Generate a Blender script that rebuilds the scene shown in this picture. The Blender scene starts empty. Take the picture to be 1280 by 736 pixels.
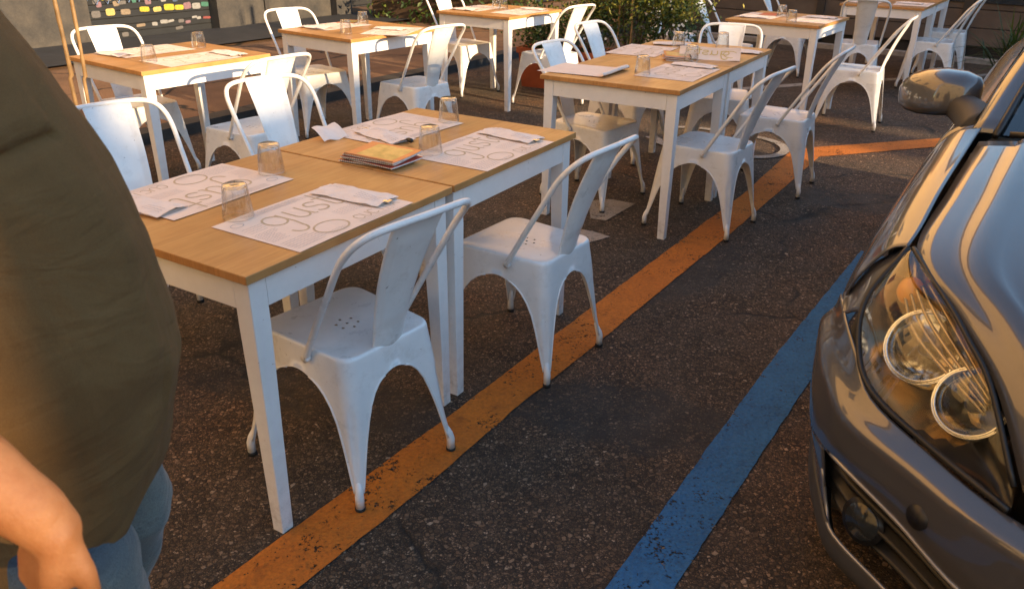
import bpy, bmesh, math, random
from mathutils import Vector, Matrix, noise
random.seed(7)
PI=math.pi
S=bpy.context.scene
C=S.collection

# ------------------------------------------------------------------ helpers
def link(name, me, mat=None, parent=None):
    o=bpy.data.objects.new(name, me); C.objects.link(o)
    if mat is not None and me is not None:
        for m in (mat if isinstance(mat,(list,tuple)) else [mat]): me.materials.append(m)
    if parent is not None: o.parent=parent
    return o
def obj(name, bm, mat, parent=None, smooth=False, recalc=False):
    if recalc: bmesh.ops.recalc_face_normals(bm, faces=bm.faces[:])
    me=bpy.data.meshes.new(name); bm.to_mesh(me); bm.free()
    if smooth:
        for p in me.polygons: p.use_smooth=True
    return link(name, me, mat, parent)
def thing(name, label, cat, loc=(0,0,0), rz=0, group=None):
    o=bpy.data.objects.new(name,None); C.objects.link(o)
    o.empty_display_size=.1
    o.location=loc; o.rotation_euler=(0,0,rz); o['label']=label; o['category']=cat
    if group: o['group']=group
    return o
def tag(o,label,cat,group=None):
    o['label']=label; o['category']=cat
    if group: o['group']=group
    return o
def struct(o): o['kind']='structure'; return o
def copy_tree(o, parent=None):
    c=o.copy(); C.objects.link(c)
    if parent is not None: c.parent=parent
    for ch in list(o.children): copy_tree(ch,c)
    return c
def box(bm, x0,x1,y0,y1,z0,z1, bev=0, mi=0):
    vs=[bm.verts.new((x,y,z)) for x in (x0,x1) for y in (y0,y1) for z in (z0,z1)]
    fs=[bm.faces.new([vs[i] for i in f]) for f in ((0,1,3,2),(4,6,7,5),(0,4,5,1),(2,3,7,6),(0,2,6,4),(1,5,7,3))]
    for f in fs: f.material_index=mi
    if bev:
        es=set(e for f in fs for e in f.edges)
        bmesh.ops.bevel(bm, geom=list(es), offset=bev, segments=2, affect='EDGES', profile=.6)
def tube(bm, pts, r, n=10, cap=True, rs=None):
    pts=[Vector(p) for p in pts]; rings=[]
    up=None
    for i,p in enumerate(pts):
        t=(pts[min(i+1,len(pts)-1)]-pts[max(i-1,0)]).normalized()
        if up is None:
            up=Vector((0,0,1)) if abs(t.z)<.9 else Vector((1,0,0))
        a=t.cross(up)
        if a.length<1e-4: a=t.orthogonal()
        a.normalize(); b=a.cross(t).normalized(); up=b
        rr=rs[i] if rs else r
        rings.append([bm.verts.new(p+a*math.cos(2*PI*k/n)*rr+b*math.sin(2*PI*k/n)*rr) for k in range(n)])
    for i in range(len(rings)-1):
        for k in range(n):
            bm.faces.new((rings[i][k],rings[i][(k+1)%n],rings[i+1][(k+1)%n],rings[i+1][k]))
    if cap: bm.faces.new(rings[0][::-1]); bm.faces.new(rings[-1])
def crom(P, n=6, closed=False):
    P=[Vector(p) for p in P]; out=[]
    m=len(P)
    for i in range(m-1):
        p0=P[i-1] if i>0 else P[0]*2-P[1]; p1=P[i]; p2=P[i+1]; p3=P[i+2] if i+2<m else P[-1]*2-P[-2]
        for k in range(n):
            t=k/n
            out.append(.5*((2*p1)+(p2-p0)*t+(2*p0-5*p1+4*p2-p3)*t*t+(3*p1-p0-3*p2+p3)*t*t*t))
    out.append(P[-1]); return out
def interp(tab, z):
    if z<=tab[0][0]: return tab[0][1]
    for (a,b),(c,d) in zip(tab,tab[1:]):
        if z<=c:
            t=(z-a)/(c-a); return b+(d-b)*t
    return tab[-1][1]
def sinterp(tab,z):
    # catmull-rom interpolation of (x, value)
    n=len(tab)
    if z<=tab[0][0]: return tab[0][1]
    if z>=tab[-1][0]: return tab[-1][1]
    for i in range(n-1):
        if z<=tab[i+1][0]:
            x1,y1=tab[i]; x2,y2=tab[i+1]; t=(z-x1)/(x2-x1)
            m1=(y2-tab[i-1][1])/(x2-tab[i-1][0]) if i>0 else (y2-y1)/(x2-x1)
            m2=(tab[i+2][1]-y1)/(tab[i+2][0]-x1) if i+2<n else (y2-y1)/(x2-x1)
            h=x2-x1
            return (2*t**3-3*t*t+1)*y1+(t**3-2*t*t+t)*h*m1+(-2*t**3+3*t*t)*y2+(t**3-t*t)*h*m2
def gridmesh(bm, rows, flip=False, mi=0):
    V=[[bm.verts.new(p) for p in r] for r in rows]
    for i in range(len(V)-1):
        for k in range(len(V[i])-1):
            q=(V[i][k],V[i][k+1],V[i+1][k+1],V[i+1][k])
            try:
                f=bm.faces.new(q[::-1] if flip else q); f.material_index=mi
            except ValueError: pass
    return V
def evalmesh(o):
    dg=bpy.context.evaluated_depsgraph_get(); return bpy.data.meshes.new_from_object(o.evaluated_get(dg))
def ribbon(bm, pts, w, z=0):
    pts=[Vector((p[0],p[1],0)) for p in pts]; L=[];R=[]
    for i,p in enumerate(pts):
        t=pts[min(i+1,len(pts)-1)]-pts[max(i-1,0)]
        if t.length<1e-6: t=Vector((1,0,0))
        t.normalize(); nrm=Vector((-t.y,t.x,0))*w*.5
        L.append(bm.verts.new(p+nrm+Vector((0,0,z)))); R.append(bm.verts.new(p-nrm+Vector((0,0,z))))
    for i in range(len(pts)-1): bm.faces.new((R[i],R[i+1],L[i+1],L[i]))

# ------------------------------------------------------------------ materials
class NT:
    def __init__(s,name):
        s.m=bpy.data.materials.new(name); s.m.use_nodes=True; s.t=s.m.node_tree; s.t.nodes.clear()
        s.out=s.n('ShaderNodeOutputMaterial')
    def n(s,k,**kw):
        x=s.t.nodes.new(k)
        for a,b in kw.items():
            if a[0]=='_': x.inputs[a[1:].replace('_',' ')].default_value=b
            else: setattr(x,a,b)
        return x
    def l(s,a,b): s.t.links.new(a,b)
    def coord(s,kind='Object',scale=None,rot=None,loc=None):
        c=s.n('ShaderNodeTexCoord'); o=c.outputs[kind]
        if scale is not None or rot is not None or loc is not None:
            mp=s.n('ShaderNodeMapping')
            if scale is not None: mp.inputs['Scale'].default_value=scale if hasattr(scale,'__len__') else (scale,)*3
            if rot is not None: mp.inputs['Rotation'].default_value=rot
            if loc is not None: mp.inputs['Location'].default_value=loc
            s.l(o,mp.inputs[0]); o=mp.outputs[0]
        return o
    def noise(s,vec,scale,detail=4,rough=.55,dist=0):
        x=s.n('ShaderNodeTexNoise'); s.l(vec,x.inputs['Vector'])
        x.inputs['Scale'].default_value=scale; x.inputs['Detail'].default_value=detail
        x.inputs['Roughness'].default_value=rough; x.inputs['Distortion'].default_value=dist
        return x
    def voro(s,vec,scale,feature='F1',rnd=1):
        x=s.n('ShaderNodeTexVoronoi'); x.feature=feature; s.l(vec,x.inputs['Vector'])
        x.inputs['Scale'].default_value=scale; x.inputs['Randomness'].default_value=rnd; return x
    def ramp(s,fac,stops,interp='LINEAR'):
        x=s.n('ShaderNodeValToRGB'); x.color_ramp.interpolation=interp
        e=x.color_ramp.elements
        while len(e)<len(stops): e.new(.5)
        for i,(p,c) in enumerate(stops):
            e[i].position=p; e[i].color=(c,c,c,1) if not hasattr(c,'__len__') else (*c,1)
        s.l(fac,x.inputs[0]); return x.outputs[0]
    def mix(s,fac,a,b,mode='MIX'):
        x=s.n('ShaderNodeMix',data_type='RGBA',blend_type=mode)
        for v,i in ((fac,0),(a,6),(b,7)):
            if hasattr(v,'links') or hasattr(v,'is_linked'): s.l(v,x.inputs[i])
            elif hasattr(v,'__len__'): x.inputs[i].default_value=(*v,1)
            else: x.inputs[i].default_value=v if i==0 else (v,v,v,1)
        return x.outputs[2]
    def math(s,op,a,b=None,c=None):
        x=s.n('ShaderNodeMath',operation=op)
        for i,v in enumerate((a,b,c)):
            if v is None: continue
            if hasattr(v,'is_linked'): s.l(v,x.inputs[i])
            else: x.inputs[i].default_value=v
        return x.outputs[0]
    def bsdf(s,col=(.5,.5,.5),rough=.5,metal=0,bump=None,bs=.3,bd=.01,**kw):
        b=s.n('ShaderNodeBsdfPrincipled')
        if hasattr(col,'is_linked'): s.l(col,b.inputs['Base Color'])
        else: b.inputs['Base Color'].default_value=(*col,1)
        if hasattr(rough,'is_linked'): s.l(rough,b.inputs['Roughness'])
        else: b.inputs['Roughness'].default_value=rough
        b.inputs['Metallic'].default_value=metal
        for k,v in kw.items(): b.inputs[k.replace('_',' ')].default_value=v
        if bump is not None:
            x=s.n('ShaderNodeBump'); x.inputs['Strength'].default_value=bs; x.inputs['Distance'].default_value=bd
            s.l(bump,x.inputs['Height']); s.l(x.outputs[0],b.inputs['Normal'])
        s.l(b.outputs[0],s.out.inputs[0]); s.b=b
        return s
def simple(name,col,rough=.5,metal=0,var=.12,scale=14,bs=.08,**kw):
    t=NT(name); v=t.coord(); nz=t.noise(v,scale,5)
    lo=tuple(c*(1-var) for c in col); hi=tuple(min(1,c*(1+var)) for c in col)
    c=t.ramp(nz.outputs[0],[(.3,lo),(.7,hi)])
    n2=t.noise(v,scale*9,3)
    t.bsdf(c,rough,metal,bump=n2.outputs[0],bs=bs,bd=.004,**kw); return t.m

# ---- asphalt
def asphalt_group(t, v, tone=1.0, warm=1.0):
    wb=t.noise(v,40,3); ofs=t.n('ShaderNodeVectorMath',operation='MULTIPLY_ADD'); t.l(wb.outputs['Color'],ofs.inputs[0]); ofs.inputs[1].default_value=(.012,.012,0); t.l(v,ofs.inputs[2]); vv=ofs.outputs[0]
    layers=[]
    for sc,ed in ((78,.09),(150,.10)):
        f=t.voro(vv,sc); e=t.voro(vv,sc,'DISTANCE_TO_EDGE')
        s=t.n('ShaderNodeSeparateColor'); t.l(f.outputs['Color'],s.inputs[0])
        layers.append((s,t.ramp(e.outputs['Distance'],[(.02,0.0),(ed+.10,1.0)])))
    peb=[(0,(.028,.021,.016)),(.22,(.058,.041,.029)),(.45,(.094,.067,.046)),(.68,(.138,.099,.069)),(.86,(.195,.145,.105)),(.965,(.28,.22,.17)),(1,(.42,.36,.30))]
    ca=t.ramp(layers[0][0].outputs[0],peb); cb=t.ramp(layers[1][0].outputs[0],peb)
    big=t.noise(v,1.1,5,.65); mid=t.noise(v,6,5,.65); dark=(.014,.011,.009)
    A=t.mix(layers[0][1],dark,ca); B=t.mix(layers[1][1],dark,cb)
    # only some of the large stones stand out, the rest is fine grit
    sel=t.math('MULTIPLY',t.ramp(layers[0][0].outputs[1],[(.42,0.0),(.5,1.0)]),t.ramp(mid.outputs[0],[(.36,.25),(.56,1.0)]))
    col=t.mix(sel,B,A)
    col=t.mix(1.0,col,t.ramp(big.outputs[0],[(.30,(.66,.68,.72)),(.5,(.95,.93,.9)),(.70,(1.30,1.16,1.04))]),'MULTIPLY')
    g=t.noise(v,420,2); col=t.mix(1.0,col,t.ramp(g.outputs[0],[(.3,.72),(.7,1.28)]),'MULTIPLY')
    hue=t.noise(v,.55,3,.5); col=t.mix(1.0,col,t.ramp(hue.outputs[0],[(.4,(.92,1.0,1.02)),(.62,(1.14,.97,.84))]),'MULTIPLY')
    col=t.mix(1.0,col,(tone*warm,tone,tone/warm),'MULTIPLY')
    h=t.math('ADD',t.math('MULTIPLY',sel,layers[0][1]),t.math('MULTIPLY',layers[1][1],.5))
    h=t.math('ADD',h,t.math('MULTIPLY',g.outputs[0],.4))
    return col,h,mid
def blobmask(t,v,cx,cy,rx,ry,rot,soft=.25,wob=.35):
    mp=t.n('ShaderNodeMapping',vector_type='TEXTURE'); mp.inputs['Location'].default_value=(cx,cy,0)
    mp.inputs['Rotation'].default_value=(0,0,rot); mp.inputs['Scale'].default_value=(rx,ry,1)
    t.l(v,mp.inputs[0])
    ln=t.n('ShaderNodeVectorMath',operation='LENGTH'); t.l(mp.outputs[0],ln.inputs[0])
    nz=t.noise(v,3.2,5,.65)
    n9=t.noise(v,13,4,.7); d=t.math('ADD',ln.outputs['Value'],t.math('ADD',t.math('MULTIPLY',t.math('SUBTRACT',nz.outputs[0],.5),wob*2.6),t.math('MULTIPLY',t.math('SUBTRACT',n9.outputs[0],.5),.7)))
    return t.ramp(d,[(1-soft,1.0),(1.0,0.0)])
def mat_road():
    t=NT('road_asphalt'); v=t.coord()
    col,h,mid=asphalt_group(t,v,1.0,1.11)
    # smooth bitumen patches; their dark also paints soft shade around the tables
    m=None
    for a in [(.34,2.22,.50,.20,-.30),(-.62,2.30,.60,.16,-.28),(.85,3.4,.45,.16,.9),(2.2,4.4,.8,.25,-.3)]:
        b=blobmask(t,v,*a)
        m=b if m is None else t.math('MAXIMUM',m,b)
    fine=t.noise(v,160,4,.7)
    bit_shade=t.ramp(fine.outputs[0],[(.3,(.013,.012,.011)),(.6,(.026,.022,.019)),(.74,(.055,.045,.038))])
    col=t.mix(t.math('MULTIPLY',m,t.ramp(t.noise(v,22,5,.75).outputs[0],[(.38,.35),(.60,.88)])),col,bit_shade)
    # cracks
    wv=t.noise(v,2.1,4,.6); off=t.n('ShaderNodeVectorMath',operation='MULTIPLY_ADD')
    t.l(wv.outputs['Color'],off.inputs[0]); off.inputs[1].default_value=(.35,.35,0); t.l(v,off.inputs[2])
    ed=t.voro(off.outputs[0],.55,'DISTANCE_TO_EDGE')
    cr=t.ramp(ed.outputs['Distance'],[(.002,1.0),(.0075,0.0)])
    cr=t.math('MULTIPLY',cr,t.ramp(t.noise(v,2.5,3).outputs[0],[(.42,0.0),(.56,1.0)]))
    col=t.mix(cr,col,(.008,.007,.006))
    rough=t.ramp(mid.outputs[0],[(.3,.72),(.7,.92)])
    h2=t.math('SUBTRACT',t.math('MULTIPLY',h,t.math('SUBTRACT',1,t.math('MULTIPLY',m,.7))),t.math('MULTIPLY',cr,2))
    t.bsdf(col,rough,bump=h2,bs=.75,bd=.006); return t.m
def mat_pave():
    t=NT('pavement_asphalt'); v=t.coord()
    n1=t.noise(v,120,5,.7); n2=t.noise(v,2.2,5,.65)
    col=t.ramp(n1.outputs[0],[(.3,(.10,.050,.024)),(.5,(.18,.092,.045)),(.7,(.27,.145,.072))])
    col=t.mix(1.0,col,t.ramp(n2.outputs[0],[(.3,.7),(.7,1.25)]),'MULTIPLY')
    wv=t.noise(v,1.5,4,.6); off=t.n('ShaderNodeVectorMath',operation='MULTIPLY_ADD')
    t.l(wv.outputs['Color'],off.inputs[0]); off.inputs[1].default_value=(.5,.5,0); t.l(v,off.inputs[2])
    ed=t.voro(off.outputs[0],.75,'DISTANCE_TO_EDGE')
    cr=t.ramp(ed.outputs['Distance'],[(.006,1.0),(.018,0.0)])
    col=t.mix(cr,col,(.012,.009,.007))
    t.bsdf(col,.88,bump=t.math('SUBTRACT',n1.outputs[0],cr),bs=.5,bd=.006); return t.m
def mat_line(name,c1,c2,wear=.5):
    t=NT(name); v=t.coord()
    n1=t.noise(v,3.0,5,.65); n2=t.noise(v,95,4,.7); vo=t.voro(v,75)
    col=t.ramp(n1.outputs[0],[(.3,c1),(.7,c2)])
    col=t.mix(1.0,col,t.ramp(n2.outputs[0],[(.3,.72),(.65,1.15)]),'MULTIPLY')
    tint=t.noise(v,14,4,.6)
    col=t.mix(t.ramp(tint.outputs[0],[(.55,0.0),(.75,.45)]),col,tuple(c*.35 for c in c1))
    s=t.math('ADD',t.math('MULTIPLY',n2.outputs[0],.62),t.math('MULTIPLY',t.noise(v,9,5,.7).outputs[0],.5))
    pt_=t.noise(v,1.7,5,.7); s=t.math('ADD',s,t.math('MULTIPLY',t.math('SUBTRACT',pt_.outputs[0],.5),.35)); hole=t.ramp(s,[(.36+wear*.10,1.0),(.385+wear*.10,0.0)])
    h=t.math('ADD',vo.outputs['Distance'],n2.outputs[0])
    t.bsdf(col,.78,bump=h,bs=.6,bd=.005)
    tr=t.n('ShaderNodeBsdfTransparent'); mx=t.n('ShaderNodeMixShader')
    t.l(hole,mx.inputs[0]); t.l(t.b.outputs[0],mx.inputs[1]); t.l(tr.outputs[0],mx.inputs[2]); t.l(mx.outputs[0],t.out.inputs[0])
    return t.m
def mat_wood():
    t=NT('honey_pine'); v=t.coord()
    oi=t.n('ShaderNodeObjectInfo')
    sh=t.n('ShaderNodeVectorMath',operation='MULTIPLY_ADD')
    cb=t.n('ShaderNodeCombineXYZ'); t.l(oi.outputs['Random'],cb.inputs[0]); t.l(oi.outputs['Random'],cb.inputs[1]); t.l(oi.outputs['Random'],cb.inputs[2])
    t.l(cb.outputs[0],sh.inputs[0]); sh.inputs[1].default_value=(7.3,3.1,5.7); t.l(v,sh.inputs[2]); v=sh.outputs[0]
    sx=t.n('ShaderNodeSeparateXYZ'); t.l(v,sx.inputs[0])
    pl=t.math('FLOOR',t.math('MULTIPLY',sx.outputs[1],9.4))       # glued planks run along X
    wn=t.n('ShaderNodeTexWhiteNoise',noise_dimensions='1D'); t.l(pl,wn.inputs['W'])
    cb2=t.n('ShaderNodeCombineXYZ'); t.l(t.math('MULTIPLY',wn.outputs['Value'],9),cb2.inputs[0]); t.l(pl,cb2.inputs[2])
    ad=t.n('ShaderNodeVectorMath',operation='ADD'); t.l(v,ad.inputs[0]); t.l(cb2.outputs[0],ad.inputs[1])
    mp=t.n('ShaderNodeMapping'); mp.inputs['Scale'].default_value=(1.3,17,1); t.l(ad.outputs[0],mp.inputs[0])
    g=t.noise(mp.outputs[0],3.2,5,.6,.7)
    mp2=t.n('ShaderNodeMapping'); mp2.inputs['Scale'].default_value=(6,140,1); t.l(ad.outputs[0],mp2.inputs[0])
    g2=t.noise(mp2.outputs[0],3,3)
    col=t.ramp(g.outputs[0],[(.25,(.39,.185,.060)),(.5,(.48,.245,.085)),(.75,(.54,.295,.11))])
    col=t.mix(1.0,col,t.ramp(wn.outputs['Value'],[(0,(.88,.86,.82)),(1,(1.06,1.03,1.0))]),'MULTIPLY')
    col=t.mix(1.0,col,t.ramp(g2.outputs[0],[(.3,.9),(.7,1.07)]),'MULTIPLY')
    kn=t.voro(ad.outputs[0],3.1); kd=t.ramp(kn.outputs['Distance'],[(.02,1.0),(.055,0.0)])
    col=t.mix(t.math('MULTIPLY',kd,.75),col,(.23,.075,.025))
    fr=t.math('FRACT',t.math('MULTIPLY',sx.outputs[1],9.4)); seam=t.ramp(t.math('ABSOLUTE',t.math('SUBTRACT',fr,.5)),[(.485,0.0),(.5,1.0)])
    col=t.mix(t.math('MULTIPLY',seam,.35),col,(.2,.08,.03))
    st=t.noise(v,6,4); rough=t.ramp(st.outputs[0],[(.35,.28),(.65,.45)])
    t.bsdf(col,rough,bump=g2.outputs[0],bs=.06,bd=.002,Specular_IOR_Level=.45); return t.m
def mat_chair(name='white_enamel',holes=False):
    t=NT(name); v=t.coord(); v0=v
    oi_=t.n('ShaderNodeObjectInfo'); of=t.n('ShaderNodeVectorMath',operation='ADD'); cx_=t.n('ShaderNodeCombineXYZ'); m_=t.math('MULTIPLY',oi_.outputs['Random'],13.0)
    for i_ in range(3): t.l(m_,cx_.inputs[i_])
    t.l(v,of.inputs[0]); t.l(cx_.outputs[0],of.inputs[1]); v=of.outputs[0]
    n=t.noise(v,9,5,.6); n2=t.noise(v,48,4,.7); n3=t.noise(v,300,2)
    oi=t.n('ShaderNodeObjectInfo')
    col=t.ramp(n.outputs[0],[(.3,(.70,.71,.715)),(.7,(.79,.79,.785))])
    chip=t.ramp(n2.outputs[0],[(.695,0.0),(.71,1.0)])
    col=t.mix(t.math('MULTIPLY',chip,.8),col,(.20,.17,.15))
    dirt=t.noise(v,16,6,.75); col=t.mix(t.ramp(dirt.outputs[0],[(.52,0.0),(.8,.6)]),col,(.50,.47,.43))
    rough=t.ramp(n.outputs[0],[(.3,.24),(.7,.40)])
    t.bsdf(col,rough,bump=n.outputs[0],bs=.12,bd=.006,Coat_Weight=.35,Coat_Roughness=.12)
    if holes:
        sx=t.n('ShaderNodeSeparateXYZ'); t.l(v0,sx.inputs[0]); m=None
        pts=[(0,0)]+[(.031*math.cos(k*PI/3+.52),.031*math.sin(k*PI/3+.52)) for k in range(6)]
        for (px,py) in pts:
            dx=t.math('SUBTRACT',sx.outputs[0],px); dy=t.math('SUBTRACT',sx.outputs[1],py-.005)
            d=t.math('SQRT',t.math('ADD',t.math('MULTIPLY',dx,dx),t.math('MULTIPLY',dy,dy)))
            q=t.math('LESS_THAN',d,.0042)
            m=q if m is None else t.math('MAXIMUM',m,q)
        m=t.math('MULTIPLY',m,t.math('GREATER_THAN',sx.outputs[2],.42))
        tr=t.n('ShaderNodeBsdfTransparent'); mx=t.n('ShaderNodeMixShader')
        t.l(m,mx.inputs[0]); t.l(t.b.outputs[0],mx.inputs[1]); t.l(tr.outputs[0],mx.inputs[2]); t.l(mx.outputs[0],t.out.inputs[0])
    return t.m
def mat_glass():
    t=NT('clear_glass'); g=t.n('ShaderNodeBsdfGlass'); g.inputs['IOR'].default_value=1.45; g.inputs['Roughness'].default_value=.0
    g.inputs['Color'].default_value=(1,1,1,1)
    tr=t.n('ShaderNodeBsdfTransparent'); tr.inputs[0].default_value=(.96,.97,.97,1)
    mx=t.n('ShaderNodeMixShader'); mx.inputs[0].default_value=.5
    t.l(g.outputs[0],mx.inputs[1]); t.l(tr.outputs[0],mx.inputs[2]); t.l(mx.outputs[0],t.out.inputs[0]); return t.m
def mat_lens(tint=(.96,.97,.97),ior=1.38,name='lamp_lens'):
    t=NT(name); lw=t.n('ShaderNodeLayerWeight'); lw.inputs[0].default_value=.5; fr=t.n('ShaderNodeMath',operation='MULTIPLY_ADD'); t.l(t.math('POWER',lw.outputs['Facing'],2.3),fr.inputs[0]); fr.inputs[1].default_value=.95; fr.inputs[2].default_value=(ior-1)**2/(ior+1)**2*1.3
    gl=t.n('ShaderNodeBsdfGlossy'); gl.inputs['Roughness'].default_value=.02
    tr=t.n('ShaderNodeBsdfTransparent'); tr.inputs[0].default_value=(*tint,1)
    v=t.coord(); nz=t.noise(v,5,2); f=t.math('ADD',fr.outputs[0],t.math('MULTIPLY',nz.outputs[0],.03))
    mx=t.n('ShaderNodeMixShader'); t.l(f,mx.inputs[0]); t.l(tr.outputs[0],mx.inputs[1]); t.l(gl.outputs[0],mx.inputs[2]); t.l(mx.outputs[0],t.out.inputs[0]); return t.m
def mat_cloth(name,c1,c2,scale=900,big=5):
    t=NT(name); v=t.coord(); w=t.noise(v,scale,2); b=t.noise(v,big,5,.6)
    col=t.ramp(b.outputs[0],[(.3,c1),(.7,c2)])
    col=t.mix(1.0,col,t.ramp(w.outputs[0],[(.3,.75),(.7,1.25)]),'MULTIPLY')
    fold=t.noise(t.coord(scale=(6,6,2.2)),1,4,.5,.6)
    h=t.math('ADD',t.math('MULTIPLY',w.outputs[0],.02),fold.outputs[0])
    cr=t.noise(t.coord(scale=(3,3,9),rot=(.5,.3,.4)),1.3,3,.5,1.2)
    h=t.math('ADD',h,t.math('MULTIPLY',cr.outputs[0],.5))
    t.bsdf(col,.95,bump=h,bs=.8,bd=.03,Sheen_Weight=.0); return t.m
def mat_denim():
    t=NT('faded_denim'); v=t.coord()
    w=t.noise(t.coord(scale=(900,900,260)),1,2); b=t.noise(v,9,5,.6)
    col=t.ramp(b.outputs[0],[(.3,(.014,.032,.062)),(.7,(.032,.062,.105))])
    sx=t.n('ShaderNodeSeparateXYZ'); t.l(v,sx.inputs[0])
    # worn pale area on the front of thigh and knee
    f=t.math('MULTIPLY',t.ramp(sx.outputs[2],[(.58,1.0),(.68,0.0)]),t.ramp(b.outputs[0],[(.25,.5),(.6,1.0)]))
    col=t.mix(f,col,(.13,.145,.13))
    col=t.mix(1.0,col,t.ramp(w.outputs[0],[(.35,.7),(.65,1.3)]),'MULTIPLY')
    fold=t.noise(t.coord(scale=(5,5,11)),1,4,.5,.8)
    t.bsdf(col,.9,bump=fold.outputs[0],bs=.6,bd=.03,Sheen_Weight=.2); return t.m
def mat_skin():
    t=NT('skin'); v=t.coord(); a=t.noise(v,22,6,.75); b=t.noise(v,260,5,.7)
    col=t.ramp(a.outputs[0],[(.3,(.43,.155,.048)),(.7,(.57,.245,.092))])
    t.bsdf(col,.48,bump=b.outputs[0],bs=.5,bd=.003,Subsurface_Weight=.12,Subsurface_Scale=.01); t.b.inputs['Subsurface Radius'].default_value=(1,.35,.2); return t.m
def mat_carpaint():
    t=NT('grey_car_paint'); v=t.coord(); fl=t.voro(v,1800); a=t.noise(v,3,4)
    col=t.mix(1.0,t.ramp(a.outputs[0],[(.3,(.072,.074,.085)),(.7,(.085,.087,.098))]),t.ramp(fl.outputs['Distance'],[(0,1.25),(.6,.85)]),'MULTIPLY')
    dust=t.noise(v,5,3,.5); rough=t.ramp(dust.outputs[0],[(.4,.30),(.7,.38)])
    t.bsdf(col,rough,.30,Coat_Weight=1.0,Coat_Roughness=.025); t.b.inputs['Coat IOR'].default_value=1.65
    d2=t.ramp(t.noise(v,60,6,.8).outputs[0],[(.62,0.0),(.75,.25)])
    return t.m
def mat_plaster(name,c1,c2,scale=1.4):
    t=NT(name); v=t.coord(); a=t.noise(v,scale,6,.65); b=t.noise(v,40,5,.7)
    col=t.ramp(a.outputs[0],[(.3,c1),(.7,c2)]); col=t.mix(1.0,col,t.ramp(b.outputs[0],[(.3,.85),(.7,1.12)]),'MULTIPLY')
    t.bsdf(col,.9,bump=b.outputs[0],bs=.4,bd=.01); return t.m
def mat_leaf(name,c1,c2,c3):
    t=NT(name); g=t.n('ShaderNodeNewGeometry'); col=t.ramp(g.outputs['Random Per Island'],[(0,c1),(.6,c2),(1,c3)])
    t.bsdf(col,.5); 
    tl=t.n('ShaderNodeBsdfTranslucent'); t.l(col,tl.inputs[0]); mx=t.n('ShaderNodeMixShader'); mx.inputs[0].default_value=.3
    t.l(t.b.outputs[0],mx.inputs[1]); t.l(tl.outputs[0],mx.inputs[2]); t.l(mx.outputs[0],t.out.inputs[0]); return t.m
def mat_print():
    # food picture on the menu cover: greens and ochres inside a red frame (object coords, metres)
    t=NT('menu_cover'); v=t.coord(); a=t.noise(v,22,4,.6)
    pic=t.ramp(a.outputs[0],[(.32,(.20,.19,.03)),(.5,(.42,.30,.08)),(.62,(.55,.40,.12)),(.75,(.48,.12,.04))])
    sx=t.n('ShaderNodeSeparateXYZ'); t.l(v,sx.inputs[0])
    m=t.math('MULTIPLY',t.math('LESS_THAN',t.math('ABSOLUTE',t.math('SUBTRACT',sx.outputs[0],.004)),.058),t.math('LESS_THAN',t.math('ABSOLUTE',t.math('ADD',sx.outputs[1],.008)),.074))
    col=t.mix(m,t.ramp(a.outputs[0],[(.3,(.42,.06,.025)),(.7,(.52,.13,.04))]),pic)
    t.bsdf(col,.3,Coat_Weight=.3); return t.m

M={}
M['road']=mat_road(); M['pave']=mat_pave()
M['orange']=mat_line('orange_road_paint',(.40,.112,.006),(.55,.160,.010),.95)
M['blue']=mat_line('blue_road_paint',(.012,.088,.21),(.024,.135,.31),.9)
M['white_paint']=mat_line('white_road_paint',(.24,.21,.18),(.36,.32,.28),1.0)
M['wood']=mat_wood(); M['enamel']=mat_chair(); M['seat']=mat_chair('white_enamel_seat',True)
def mat_table():
    t=NT('white_table_paint'); v=t.coord(); n=t.noise(v,5,5,.6); sx=t.n('ShaderNodeSeparateXYZ'); t.l(v,sx.inputs[0])
    col=t.ramp(n.outputs[0],[(.3,(.72,.71,.70)),(.7,(.79,.785,.775))])
    sc=t.noise(v,30,6,.75); low=t.ramp(sx.outputs[2],[(.0,.55),(.16,.12),(.5,.05)])
    d=t.math('MULTIPLY',t.ramp(sc.outputs[0],[(.45,0.0),(.68,1.0)]),low); col=t.mix(d,col,(.22,.18,.15))
    ch=t.noise(v,60,3,.6); col=t.mix(t.ramp(ch.outputs[0],[(.73,0.0),(.745,.8)]),col,(.35,.24,.14))
    t.bsdf(col,.42,bump=n.outputs[0],bs=.05,bd=.004); return t.m
M['table_white']=mat_table()

M['rubber']=simple('black_rubber',(.012,.012,.012),.7)
M['glass_base']=mat_glass(); M['lens']=mat_lens(); M['glass']=mat_lens((.975,.98,.98),1.62,'tumbler_glass')
M['paper']=simple('placemat_paper',(.83,.675,.565),.85,var=.04,scale=12,bs=.12)
M['paper2']=simple('napkin_paper',(.82,.70,.62),.85,var=.05,scale=30,bs=.25)
M['tan_ink']=simple('tan_ink',(.56,.42,.27),.9,var=.12,scale=40)
M['grey_ink']=simple('grey_ink',(.47,.42,.41),.9,var=.15,scale=60)
M['yellow_ink']=simple('yellow_ink',(.62,.46,.16),.9,var=.12,scale=60)
M['steel']=simple('steel',(.6,.6,.6),.25,1.0,var=.1)
M['black_plastic']=simple('black_plastic',(.010,.010,.011),.45)
M['dark_plastic']=simple('dark_grey_plastic',(.035,.035,.038),.55)
M['menu']=mat_print(); M['menu_red']=simple('menu_red_card',(.45,.05,.025),.4,var=.2); M['menu_page']=simple('menu_pages',(.62,.6,.58),.7,var=.15,scale=80)
M['wire']=simple('spiral_wire',(.03,.03,.03),.4,.6)
M['shirt']=mat_cloth('olive_jersey',(.125,.064,.018),(.165,.088,.027),900,3); M['denim']=mat_denim(); M['skin']=mat_skin()
M['hair']=simple('dark_hair',(.02,.013,.009),.6,bs=.5,scale=80)
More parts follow.
